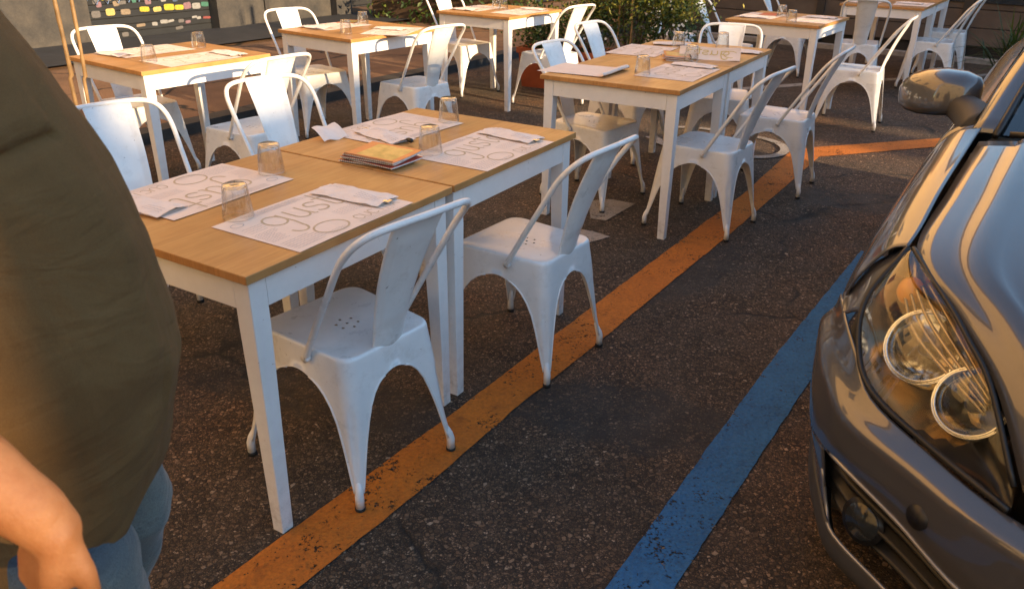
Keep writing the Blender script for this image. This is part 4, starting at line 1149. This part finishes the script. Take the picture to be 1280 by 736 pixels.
crn=[ [lerpP(R_lip1[4],R_lip1[5],.7)]+crn[0], [lerpP(lerpP(R_lip1[4],R_up[4],.33),lerpP(R_lip1[5],R_up[5],.33),.72)]+crn[1],[lerpP(lerpP(R_lip1[4],R_up[4],.55),lerpP(R_lip1[5],R_up[5],.55),.76)]+crn[2],[lerpP(lerpP(R_lip1[4],R_up[4],.8),lerpP(R_lip1[5],R_up[5],.8),.8)]+crn[3],[lerpP(R_up[4],R_up[5],.85)]+crn[4]]
surf('bumper_corner',crn,M['paint'],sub=4)
def col(rows,f):
    i=min(int(f),len(rows)-2); t=f-i; return Vector(rows[i]).lerp(Vector(rows[i+1]),t)
R0=R_lip1; R2=R_up; bump_rows=[None,None,None,R_f1,R_f2,R_e0,R_e1,R_top]
# dark intake: recessed bowl with slats, bright edging strips above and below
rec=[[tuple(Vector(p)+Vector((.10,-.02,0))) for p in R0[:6]],[tuple(Vector(p)+Vector((.13,-.03,.10-.0))) for p in R0[:6]],[tuple(Vector(p)+Vector((.07,-.02,0))) for p in R2[:6]]]
surf('intake_back',rec,M['black_plastic'],sub=3)
for k in range(3):
    t=.22+.24*k
    row=[Vector(p).lerp(Vector(q),t)+Vector((.035,-.012,0)) for p,q in zip(R0[:6],R2[:6])]
    surf('intake_slat',[[tuple(p+Vector((-.012,0,-.006))) for p in row],[tuple(p+Vector((.02,0,.010))) for p in row]],M['black_plastic'],sub=4,thick=.006)
for sg in (1,-1):
    cl=lerpP(lerpP(R_lip1[4],R_up[4],.6),lerpP(R_lip1[5],R_up[5],.6),.85)
    up=crom([tuple(Vector(p)+Vector((-.004,.002,0))) for p in R_up[1:5]]+[lerpP(R_up[4],R_up[5],.7)],5); lo=crom([tuple(Vector(p)+Vector((-.004,.002,0))) for p in R_lip1[1:5]]+[lerpP(R_lip1[4],R_lip1[5],.6),tuple(Vector(cl)+Vector((-.004,.002,0)))],5)
    bm=bmesh.new(); tube(bm,[(p.x,p.y*sg,p.z) for p in up],.0045,8); obj('intake_upper_edge',bm,M['edge'],car,True)
    bm=bmesh.new(); tube(bm,[(p.x,p.y*sg,p.z) for p in lo],.0045,8); obj('intake_lower_edge',bm,M['edge'],car,True)
# fog lamps
for sg in (1,-1):
    bm=bmesh.new(); c=Vector((.345,.728*sg,.356)); d=Vector((-.72,.40*sg,.12)).normalized()
    tube(bm,[c+d*.012,c,c-d*.05],.05,24,rs=[.050,.046,.02]); f=obj('fog_lamp',bm,M['housing_dark'],car,True)
    bm=bmesh.new(); tube(bm,[c+d*.004,c+d*.016],.040,24,rs=[.041,.039]); obj('lens',bm,M['winglass'],f,True)
    bm=bmesh.new(); c=Vector((.208,.635*sg,.508)); d=Vector((-.80,.58*sg,.10)).normalized()
    tube(bm,[c-d*.02,c+d*.008],.023,24); obj('parking_sensor_well',bm,M['black_plastic'],car,True)
# grille
surf('grille_recess',[[(.10,0,.48),(.13,.3,.48),(.20,.46,.48)],[(.12,0,.60),(.16,.3,.60),(.21,.48,.60)],[(.09,0,.69),(.14,.28,.685),(.20,.46,.66)]],M['black_plastic'],sub=3)
for k in range(3):
    z=.575+k*.035; surf('grille_bar',[[(.055+.01*k,0,z),(.10+.01*k,.28,z),(.17,.44,z)],[(.075,0,z+.012),(.12,.28,z+.012),(.185,.44,z+.012)]],M['housing_dark'],sub=3,thick=.005)
bm=bmesh.new(); bmesh.ops.create_uvsphere(bm,u_segments=24,v_segments=12,radius=1,matrix=Matrix.Translation((.045,0,.645))@Matrix.Diagonal((.012,.058,.058,1)))
eb=obj('badge',bm,M['housing_dark'],car,True)
bm=bmesh.new(); tube(bm,[(.034,.058*math.cos(q*PI/16),.645+.058*math.sin(q*PI/16)) for q in range(33)],.007,8); obj('badge_ring',bm,M['chrome'],eb,True)
surf('chrome_strip',[[(.03,0,.70),(.075,.26,.695),(.15,.45,.665)],[(.045,0,.712),(.09,.26,.707),(.165,.455,.677)]],M['chrome'],sub=4,thick=.008)
# bonnet
st_=[((.05,0,.70),(.185,.50,.645)),((.10,0,.765),(.30,.575,.752)),((.25,0,.838),(.425,.672,.822)),((.45,0,.892),(.592,.778,.862)),((.80,0,.95),(.92,.775,.908)),((1.12,0,1.0),(1.29,.762,.948))]
rows=[]
NT_=26
for c,e in st_:
    row=[]
    for k in range(NT_+1):
        t=k/NT_; r_=.020*math.exp(-((t-.84)/.028)**2)+ .006/(1+math.exp(-(t-.84)/.02))*0
        row.append((c[0]+(e[0]-c[0])*t*t, e[1]*t, c[2]+(e[2]-c[2])*t**3+r_-.004*max(0,(t-.93)/.07)))
    rows.append(row)
def surf_rows(rows,sub):
    cols=[crom([rows[i][k] for i in range(len(rows))],sub) for k in range(len(rows[0]))]
    return [[cols[k][i] for k in range(len(cols))] for i in range(len(cols[0]))]
G=surf_rows(rows,8); bm=bmesh.new(); gridmesh(bm,G); gridmesh(bm,[[Vector((p.x,-p.y,p.z)) for p in r] for r in G],flip=True); bmesh.ops.remove_doubles(bm,verts=bm.verts[:],dist=.0005)
o=obj('bonnet',bm,M['paint'],car,True); md=o.modifiers.new('t','SOLIDIFY'); md.thickness=.006; md.offset=-1; me=evalmesh(o); o.modifiers.clear(); o.data=me
for p in me.polygons: p.use_smooth=True
# fender: rows along the car, columns from the shut line down over the shoulder
fend=[
 [(.610,.797,.862),(.615,.83,.846),(.62,.862,.80),(.63,.892,.74),(.65,.910,.66),(.68,.918,.60)],
 [(.70,.790,.880),(.71,.832,.863),(.72,.868,.82),(.73,.899,.76),(.74,.918,.70),(.75,.924,.655)],
 [(.92,.787,.912),(.93,.834,.895),(.94,.872,.85),(.95,.903,.79),(.96,.921,.73),(.97,.928,.70)],
 [(1.29,.775,.952),(1.29,.828,.937),(1.29,.868,.89),(1.29,.900,.82),(1.29,.918,.74),(1.27,.922,.66)],
 [(1.38,.770,.965),(1.38,.825,.948),(1.38,.866,.90),(1.38,.898,.82),(1.38,.915,.72),(1.38,.915,.30)]]
surf('front_wing',fend,M['paint'],sub=6)
# strip of wing between headlight outer edge and bumper
surf('wing_tip',[[(.612,.800,.860),(.64,.86,.80),(.655,.895,.73),(.66,.914,.703)],[(.555,.818,.80),(.575,.856,.765),(.60,.885,.72),(.61,.903,.703)],[(.512,.846,.735),(.535,.868,.722),(.555,.882,.706),(.565,.892,.702)]],M['paint'],sub=5)
# headlight: dark bowl, two round reflectors, amber bulb, clear lens
Lw=[(.180,.513,.600),(.278,.650,.612),(.362,.772,.640),(.445,.826,.685),(.52,.842,.765),(.603,.795,.862)]
Up=[(.192,.516,.640),(.305,.588,.752),(.372,.640,.795),(.432,.682,.822),(.510,.735,.845),(.598,.786,.864)]
for sg in (1,-1):
    def mir(p): return Vector((p[0],p[1]*sg,p[2]))
    A_=crom(Lw,6); B_=crom(Up,6); nrm=Vector((-.55,.45,.62)).normalized()
    def patch(off,bulge,nb=10,inset=0):
        R=[]
        for j in range(nb+1):
            t=j/nb; t=inset+(1-2*inset)*t
            R.append([mir(a.lerp(b,t)+nrm*(off+bulge*math.sin(PI*t)*math.sin(PI*min(1,max(0,i/(len(A_)-1))))**.6)) for i,(a,b) in enumerate(zip(A_,B_))])
        return R
    hl=bpy.data.objects.new('headlight',None); C.objects.link(hl); hl.parent=car
    bm=bmesh.new(); gridmesh(bm,patch(-.006,-.10),flip=sg<0)
    for f in bm.faces:
        q=f.calc_center_median()
        if q.x+.35*(q.z-.6)<.345+.03*math.sin(q.z*40): f.material_index=1
    obj('housing',bm,[M['housing'],M['housing_dark']],hl,True)
    bm=bmesh.new(); R=patch(.002,.022); gridmesh(bm,R,flip=sg<0); obj('lens',bm,M['lens'],hl,True)
    # black rim seal
    bm=bmesh.new(); tube(bm,[p for p in R[0]],.0065,8); tube(bm,[p for p in R[-1]],.0055,8); obj('seal',bm,M['black_plastic'],hl,True)
    d=Vector((-.80,.30*sg,.52)).normalized()
    for (c,r) in ((Vector((.425,.722,.738)),.066),(Vector((.318,.618,.704)),.058)):
        c=mir(c)-d*.03; q=d.to_track_quat('Z','Y').to_matrix().to_4x4(); Mx=Matrix.Translation(c)@q
        def lathe(pr,mat,name,par,nseg=36):
            bm=bmesh.new(); V=[[bm.verts.new(Mx@Vector((r_*math.cos(2*PI*k/nseg),r_*math.sin(2*PI*k/nseg),z))) for k in range(nseg)] for r_,z in pr]
            for a,b in zip(V,V[1:]):
                for k in range(nseg): bm.faces.new((a[k],a[(k+1)%nseg],b[(k+1)%nseg],b[k]))
            return obj(name,bm,mat,par,True)
        bowl=lathe([(.010,-.055),(r*.55,-.045),(r*.85,-.022),(r,.004),(r*1.05,.010),(r*1.09,.004),(r*1.10,-.03)],M['reflector'],'reflector',hl)
        lathe([(r*1.11,-.02),(r*1.13,.006),(r*1.155,.003),(r*1.17,-.05)],M['chrome'],'bezel_ring',hl)
        lathe([(.0005,.0),(.012,-.002),(.015,-.012),(.012,-.05)],M['housing_dark'],'bulb',bowl)
        lathe([(.0005,.022),(r*.5,.018),(r*.85,.006),(r*.97,-.002)],M['lens'],'projector_glass',bowl)
    c=mir((.535,.775,.800))-d*.02
    bm=bmesh.new(); bmesh.ops.create_uvsphere(bm,u_segments=20,v_segments=12,radius=1,matrix=Matrix.Translation(c)@Matrix.Diagonal((.032,.026,.030,1))); obj('indicator_bulb',bm,M['amber'],hl,True)
    # stepped reflector fins beside the bulbs
    for k in range(5):
        a=Vector(Lw[2]).lerp(Vector(Up[2]),.6+.07*k)
        bm=bmesh.new(); pts=[mir(Vector(Lw[1]).lerp(Vector(Up[1]),.72+.05*k)-nrm*(.045-.005*k)),mir(Vector(Lw[3]).lerp(Vector(Up[3]),.55+.09*k)-nrm*(.040-.004*k)),mir(Vector(Lw[4]).lerp(Vector(Up[4]),.5+.1*k)-nrm*(.025-.002*k))]
        tube(bm,crom(pts,6),.004,6); obj('trim_fin',bm,M['housing'],hl,True)
# cowl, windscreen, pillars, roof
surf('cowl',[[(1.13,0,.990),(1.16,.4,.975),(1.30,.755,.938)],[(1.24,0,.985),(1.28,.4,.97),(1.38,.735,.945)]],M['black_plastic'],sub=4)
surf('windscreen',[[(1.20,0,1.005),(1.25,.4,.992),(1.36,.735,.958)],[(1.55,0,1.19),(1.58,.38,1.18),(1.66,.685,1.115)],[(1.98,0,1.405),(2.0,.35,1.395),(2.06,.575,1.345)]],M['windscreen'],sub=6,thick=.004,solid=False)
surf('a_pillar',[[(1.36,.737,.958),(1.36,.775,.955),(1.36,.80,.93)],[(1.66,.688,1.118),(1.665,.722,1.115),(1.68,.750,1.095)],[(2.06,.580,1.350),(2.07,.615,1.355),(2.10,.645,1.335)]],M['paint'],sub=5)
for sg in (1,-1):
    bm=bmesh.new(); tube(bm,[(p.x,p.y*sg,p.z+.003) for p in crom([(1.34,.732,.955),(1.66,.684,1.118),(2.06,.576,1.350)],5)],.009,8); obj('windscreen_seal',bm,M['black_plastic'],car,True)
surf('roof',[[(2.0,0,1.41),(2.02,.35,1.40),(2.09,.62,1.35)],[(2.6,0,1.455),(2.6,.38,1.445),(2.6,.635,1.39)],[(3.4,0,1.43),(3.4,.38,1.42),(3.4,.61,1.37)],[(3.75,0,1.37),(3.74,.36,1.36),(3.70,.57,1.31)]],M['paint'],sub=5)
# body side with doors, glass house, tail
side=[[(1.38,.770,.962),(1.38,.866,.90),(1.38,.915,.72),(1.38,.905,.45),(1.38,.86,.22)],
 [(2.3,.765,.985),(2.3,.868,.93),(2.3,.918,.74),(2.3,.908,.45),(2.3,.865,.22)],
 [(3.3,.745,1.02),(3.3,.855,.96),(3.3,.912,.76),(3.3,.90,.62),(3.3,.89,.60)],
 [(4.05,.66,1.02),(4.07,.76,.96),(4.10,.82,.76),(4.10,.80,.45),(4.05,.77,.25)]]
surf('body_side',side,M['paint'],sub=6)
surf('side_glass',[[(1.42,.800,.968),(1.72,.74,1.10),(2.10,.66,1.325)],[(2.3,.80,.99),(2.3,.742,1.15),(2.4,.660,1.375)],[(3.3,.78,1.02),(3.3,.72,1.16),(3.3,.64,1.36)],[(3.9,.70,1.03),(3.82,.66,1.16),(3.66,.58,1.30)]],M['windscreen'],sub=5,solid=False)
surf('tail',[[(3.72,0,1.37),(3.72,.3,1.36),(3.70,.56,1.31)],[(4.0,0,1.08),(4.0,.4,1.07),(3.95,.68,1.02)],[(4.18,0,.75),(4.17,.4,.75),(4.10,.80,.74)],[(4.16,0,.28),(4.15,.4,.28),(4.05,.76,.26)]],M['paint'],sub=5)
bm=bmesh.new(); box(bm,.25,1.0,-.50,.50,.2,.60); box(bm,1.25,4.0,-.70,.70,.22,.88); box(bm,1.0,1.25,-.5,.5,.25,.8); obj('underbody',bm,M['black_plastic'],car)
# wheels
for ax in (.92,3.5):
    for sg in (1,-1):
        wn=bpy.data.objects.new('wheel',None); C.objects.link(wn); wn.parent=car; wn.location=(ax,.80*sg,.31)
        def wl(pr,mat,name,n=40):
            bm=bmesh.new(); V=[[bm.verts.new((r_*math.cos(2*PI*k/n),y*sg,r_*math.sin(2*PI*k/n))) for k in range(n)] for r_,y in pr]
            for a,b in zip(V,V[1:]):
                for k in range(n): bm.faces.new((a[k],a[(k+1)%n],b[(k+1)%n],b[k]))
            return obj(name,bm,mat,wn,True,True)
        wl([(.20,-.095),(.29,-.10),(.308,-.085),(.31,0),(.308,.085),(.29,.10),(.20,.095)],M['tyre'],'tyre')
        wl([(.20,-.09),(.19,.0),(.205,.085),(.195,.09),(.18,.05),(.05,.045),(.001,.06)],M['rim'],'rim')
# wiper
bm=bmesh.new(); tube(bm,[(1.30,.30,.998),(1.33,.62,.975),(1.335,.70,.968)],.009,8,rs=[.012,.010,.008]); tube(bm,[(1.32,.10,1.03),(1.36,.66,.985)],.006,6); obj('wiper',bm,M['black_plastic'],car,True)
# door mirrors
for sg in (1,-1):
    bm=bmesh.new()
    # cross sections across the housing width (v), each a rounded closed loop in (a,z)
    secs=[(.815,1.60,1.000,.022,.026),(.830,1.60,1.000,.050,.048),(.87,1.61,.998,.078,.062),(.93,1.635,.992,.092,.068),(.985,1.66,.984,.092,.066),(1.03,1.695,.974,.080,.056),(1.06,1.725,.965,.054,.038),(1.074,1.745,.959,.018,.016)]
    secs=[(v,a+.14,z-.004,ra,rz_) for v,a,z,ra,rz_ in secs]
    L_=[];n=28
    for v,a,z,ra,rz_ in secs:
        L_.append([bm.verts.new((a+ra*math.copysign(abs(math.cos(q))**.6,math.cos(q))*(1 if math.cos(q)<0 else .55)+.25*rz_*math.sin(q),v*sg,z+rz_*math.copysign(abs(math.sin(q))**.6,math.sin(q)))) for q in [2*PI*k/n for k in range(n)]])
    for a_,b_ in zip(L_,L_[1:]):
        for k in range(n): bm.faces.new((a_[k],a_[(k+1)%n],b_[(k+1)%n],b_[k]))
    bm.faces.new(L_[0]); bm.faces.new(L_[-1]); o=obj('door_mirror',bm,M['paint'],car,True,True)
    bm=bmesh.new()
    secs2=[(v,a-.002,z-rz_*.86,ra*.86,rz_*.22) for v,a,z,ra,rz_ in secs]; L_=[]
    for v,a,z,ra,rz_ in secs2:
        L_.append([bm.verts.new((a+ra*math.cos(q),v*sg,z+rz_*math.sin(q))) for q in [2*PI*k/n for k in range(n)]])
    for a_,b_ in zip(L_,L_[1:]):
        for k in range(n): bm.faces.new((a_[k],a_[(k+1)%n],b_[(k+1)%n],b_[k]))
    bm.faces.new(L_[0]); bm.faces.new(L_[-1]); obj('lower_shell',bm,M['black_plastic'],o,True,True)
    bm=bmesh.new(); tube(bm,crom([(1.50,.775*sg,.925),(1.60,.81*sg,.945),(1.70,.86*sg,.955),(1.75,.92*sg,.962)],5),.03,16,rs=[.062-.0018*i for i in range(16)]); obj('mirror_foot',bm,M['dark_plastic'],o,True)
    bm=bmesh.new(); box(bm,1.80,1.806,min(sg*.88,sg*1.02),max(sg*.88,sg*1.02),.955,1.015,.002); obj('mirror_glass',bm,M['chrome'],o)

# ------------------------------------------------------------------ person at the left edge, facing right, right arm towards the camera
PX,PY=-.762,1.03
person=thing('person','person in olive brown T-shirt and faded jeans at the left edge, cut by the frame','person',(PX,PY,0))
def lofts(bm,secs,n=28,capa=True):
    L_=[]
    for (cx_,cy_,z,rx,ry,*tw_) in secs:
        L_.append([bm.verts.new((cx_+rx*math.cos(2*PI*k/n),cy_+ry*math.sin(2*PI*k/n),z)) for k in range(n)])
    for a_,b_ in zip(L_,L_[1:]):
        for k in range(n): bm.faces.new((a_[k],a_[(k+1)%n],b_[(k+1)%n],b_[k]))
    if capa: bm.faces.new(L_[0][::-1]); bm.faces.new(L_[-1])
def limb(bm,pts,rs,n=20):
    P=crom(pts,5); R=[]
    m=len(rs)-1
    for i in range(len(P)):
        u=i/(len(P)-1)*m; k=min(int(u),m-1); t=u-k; t=t*t*(3-2*t); R.append(rs[k]+(rs[k+1]-rs[k])*t)
    # rounded ends
    tube(bm,P,rs[0],n,rs=R)
    for p,r in ((P[0],R[0]),(P[-1],R[-1])): bmesh.ops.create_uvsphere(bm,u_segments=n,v_segments=10,radius=r*.99,matrix=Matrix.Translation(p))
def rel(p): return (p[0]-PX,p[1]-PY,p[2])
# front (belly) profile and back profile in x, half depth in y
fr=[(.62,.15),(.66,.172),(.70,.192),(.76,.212),(.82,.228),(.90,.238),(1.0,.229),(1.10,.203),(1.2,.164),(1.3,.108),(1.38,.055),(1.46,.05),(1.52,.02)]
bk=[(.66,-.20),(.80,-.21),(.95,-.20),(1.1,-.21),(1.25,-.23),(1.38,-.23),(1.46,-.18),(1.52,-.12)]
hy=[(.66,.225),(.80,.225),(.95,.222),(1.1,.215),(1.25,.215),(1.36,.215),(1.42,.19),(1.47,.13),(1.52,.065)]
def torso(z,g=0):
    f=sinterp(fr,z)+g; b=sinterp(bk,z)-g; return ((f+b)/2,0,z,(f-b)/2,sinterp(hy,z)+g)
# body
bm=bmesh.new(); lofts(bm,[torso(.80+i*.04,-.012) for i in range(19)]); bodyparts=[bm]
def part(fn):
    b=bmesh.new(); fn(b); bodyparts.append(b)
ANK=[(-.0,-.11),( -.05,.13)]
legsR=[[(-.02,-.10,.86),(.085,-.115,.52),(-.01,-.115,.10)],[(-.03,.10,.86),(.02,.12,.50),(-.06,.125,.10)]]
for lg_ in legsR: part(lambda b,lg_=lg_: limb(b,[lg_[0],tuple((Vector(lg_[0])+Vector(lg_[1]))/2+Vector((.012,0,0))),lg_[1],tuple((Vector(lg_[1])+Vector(lg_[2]))/2+Vector((-.015,0,0))),lg_[2]],[.115,.10,.066,.062,.040]))
part(lambda b: limb(b,[(-.06,0,1.42),(-.055,0,1.50),(-.03,0,1.56)],[.07,.062,.062]))
def head(b):
    lofts(b,[(-.0,0,1.53,.035,.035),(.0,0,1.545,.065,.052),(.005,0,1.57,.083,.062),(.0,0,1.61,.092,.070),(-.008,0,1.66,.097,.075),(-.014,0,1.70,.099,.077),(-.018,0,1.74,.092,.072),(-.022,0,1.77,.070,.056),(-.024,0,1.787,.03,.026)],24)
    limb(b,[(.085,0,1.675),(.110,0,1.650),(.098,0,1.638)],[.010,.016,.010],10)
    for s in (-1,1): limb(b,[(-.01,s*.074,1.675),(-.018,s*.084,1.66),(-.008,s*.074,1.63)],[.010,.014,.008],8)
    limb(b,[(.088,-.022,1.606),(.094,0,1.608),(.088,.022,1.606)],[.006,.008,.006],8)
part(head)
SHR=rel((-.745,.845,1.40)); 
# right arm (camera side)
arm=[rel(p) for p in [(-.82,.83,1.39),(-.82,.76,1.22),(-.73,.70,1.10),(-.645,.672,1.02),(-.568,.668,.958),(-.514,.668,.912),(-.492,.670,.876)]]
part(lambda b: limb(b,arm,[.062,.060,.055,.054,.048,.035,.030]))
# palm and fingers, hand hanging slightly curled
def hand(b,wr,dn,fwd,sd,s=1):
    wr=Vector(wr);dn=Vector(dn).normalized();fwd=Vector(fwd).normalized();sd=Vector(sd).normalized()
    # palm: short thick chains side by side
    for k in range(4):
        o_=fwd*(.030-.020*k)*s
        limb(b,[wr+o_*.5,wr+dn*.045*s+o_*.9,wr+dn*.088*s+o_],[.020*s,.0185*s,.0135*s],12)
    ln=[.068,.078,.072,.056]
    for k in range(4):
        o_=fwd*(.031-.0205*k)*s; a=wr+dn*.088*s+o_; L=ln[k]*s
        limb(b,[a,a+dn*L*.40+sd*.010*s,a+dn*L*.72+sd*.026*s,a+dn*L*.88+sd*.044*s],[.0102*s,.0095*s,.0085*s,.0068*s],10)
    a=wr+dn*.018*s+fwd*.022*s+sd*.010*s
    limb(b,[a,a+dn*.035*s+fwd*.024*s+sd*.012*s,a+dn*.062*s+fwd*.030*s+sd*.020*s,a+dn*.082*s+fwd*.028*s+sd*.028*s],[.015*s,.0125*s,.0105*s,.0080*s],12)
part(lambda b: hand(b,arm[-1],(-.40,.04,-1),(.75,-.65,.05),(.65,.75,0),1.02))
arm2=[rel(p) for p in [(-.89,1.22,1.37),(-.92,1.27,1.22),(-.93,1.29,1.08),(-.90,1.30,.96),(-.86,1.29,.84)]]
part(lambda b: limb(b,arm2,[.062,.056,.046,.040,.029]))
part(lambda b: hand(b,arm2[-1],(.15,0,-1),(1,0,.1),(0,-1,0),1.0))
big=bmesh.new()
for b in bodyparts:
    me=bpy.data.meshes.new('t'); b.to_mesh(me); b.free(); big.from_mesh(me); bpy.data.meshes.remove(me)
bd=obj('body',big,M['skin'],person)
md=bd.modifiers.new('r','REMESH'); md.mode='VOXEL'; md.voxel_size=.0055; md.use_smooth_shade=True
m2=bd.modifiers.new('s','SMOOTH'); m2.factor=.5; m2.iterations=3
me=evalmesh(bd); bd.modifiers.clear(); bd.data=me
for p in me.polygons: p.use_smooth=True
# eyes and hair
for s in (-1,1):
    bm=bmesh.new(); bmesh.ops.create_uvsphere(bm,u_segments=12,v_segments=8,radius=.011,matrix=Matrix.Translation((.078,s*.030,1.672))); obj('eye',bm,M['petal'],person,True)
bm=bmesh.new(); lofts(bm,[(-.045,0,1.62,.068,.078),(-.040,0,1.68,.082,.086),(-.030,0,1.73,.090,.086),(-.026,0,1.77,.082,.072),(-.026,0,1.80,.045,.042)],24); obj('hair',bm,M['hair'],person,True)
# T-shirt: outer shell with open hem, cloth folds, two sleeves; joined by a voxel remesh
bm=bmesh.new(); n=200; L_=[]
zs=[.660+i*.0069 for i in range(126)]
for z in zs:
    cx_,cy_,_,rx,ry=torso(min(z,1.515),.010)
    row=[]
    for k in range(n):
        a=2*PI*k/n; x=cx_+rx*math.cos(a); y=ry*math.sin(a)
        f=.007*noise.noise(Vector((x*5+z*3,y*5,z*4)))+.005*noise.noise(Vector((math.cos(a)*3.5+z*7,math.sin(a)*3.5,z*11)))+.002*noise.noise(Vector((math.cos(a)*9+z*14,math.sin(a)*9,z*20)))
        # diagonal pull folds from belly to hip
        f+=.005*math.sin(18*(z*1.3-a*.18)+2*math.sin(a*2))*max(0,1-abs(z-.85)/.22)
        f+=.006*math.sin(a*7+z*8)*max(0,(.78-z)/.10)
        zl=1.225+.35*(x-.19); f-=.014*math.exp(-((z-zl)/.009)**2)*(1/(1+math.exp((x-.215)/.006)))*(1 if y<0 else 0)
        if z<.684: f+=.0022
        f+=.006*math.exp(-((z-zl-.035)/.022)**2)*(1 if y<0 and x<.22 else 0)
        x+=math.cos(a)*f; y+=math.sin(a)*f
        wz=min(1,max(0,(.80-z)/.12)); zz=z+wz*(.065*math.sin(a)-.012)
        row.append(bm.verts.new((x,y,zz)))
    L_.append(row)
for a_,b_ in zip(L_,L_[1:]):
    for k in range(n): bm.faces.new((a_[k],a_[(k+1)%n],b_[(k+1)%n],b_[k]))
o=obj('t_shirt',bm,M['shirt'],person,True); md=o.modifiers.new('t','SOLIDIFY'); md.thickness=.004; md.offset=1; me=evalmesh(o); o.modifiers.clear(); o.data=me
for p in me.polygons: p.use_smooth=True
def sleeve(pts,rs):
    bm=bmesh.new(); P=crom(pts,6); R=[rs[0]+(rs[1]-rs[0])*i/(len(P)-1)+.004*math.sin(i*1.7) for i in range(len(P))]
    tube(bm,P,rs[0],24,cap=False,rs=R); s_=obj('sleeve',bm,M['shirt'],o,True); md=s_.modifiers.new('t','SOLIDIFY'); md.thickness=.003; me=evalmesh(s_); s_.modifiers.clear(); s_.data=me
    for p in me.polygons: p.use_smooth=True
sleeve([(-.03,-.13,1.44),arm[0],arm[1],tuple(Vector(arm[1]).lerp(Vector(arm[2]),.35))],(.078,.082))
sleeve([(-.10,.13,1.40),arm2[0],arm2[1],tuple(Vector(arm2[1]).lerp(Vector(arm2[2]),.2))],(.074,.074))
# jeans
bm=bmesh.new()
lofts(bm,[(0.0,0,.66,.15,.17),(.0,0,.74,.17,.185),(.0,0,.84,.19,.20),(.0,0,.92,.185,.195)],40)
parts2=[bm]
for lg_ in legsR:
    b=bmesh.new(); limb(b,[tuple(Vector(lg_[0])+Vector((.01,0,-.04))),tuple((Vector(lg_[0])+Vector(lg_[1]))/2+Vector((.030,0,-.03))),tuple(Vector(lg_[1])+Vector((.018,0,0))),tuple((Vector(lg_[1])+Vector(lg_[2]))/2+Vector((-.01,0,0))),tuple(Vector(lg_[2])+Vector((0,0,-.03)))],[.105,.108,.098,.088,.082],24); parts2.append(b)
big=bmesh.new()
for b in parts2:
    me=bpy.data.meshes.new('t'); b.to_mesh(me); b.free(); big.from_mesh(me); bpy.data.meshes.remove(me)
jn=obj('jeans',big,M['denim'],person)
md=jn.modifiers.new('r','REMESH'); md.mode='VOXEL'; md.voxel_size=.008; md.use_smooth_shade=True
m2=jn.modifiers.new('s','SMOOTH'); m2.factor=.5; m2.iterations=6
me=evalmesh(jn); jn.modifiers.clear(); jn.data=me
for v in me.vertices:
    c=v.co; f=.008*noise.noise(c*9)+.004*noise.noise(c*24)+.005*math.sin(c.z*38+c.x*20+3*noise.noise(c*4))*math.exp(-((c.z-.50)/.12)**2)+.005*math.sin(c.z*30+c.y*14)*math.exp(-((c.z-.16)/.1)**2)
    v.co+=v.normal*f
for p in me.polygons: p.use_smooth=True
bm=bmesh.new(); 
tube(bm,[(.155,-.14,.80),(.17,-.10,.74),(.165,-.04,.70)],.002,6); obj('pocket_seam',bm,M['tan_ink'],jn)
for lg_ in legsR:
    bm=bmesh.new(); x0,y0=lg_[2][0],lg_[2][1]
    lofts(bm,[(x0+.055,y0,.0,.135,.046),(x0+.055,y0,.03,.137,.047),(x0+.045,y0,.05,.125,.043),(x0+.02,y0,.085,.085,.042),(x0,y0,.11,.055,.042)],28); obj('shoe',bm,M['leather'],person,True)
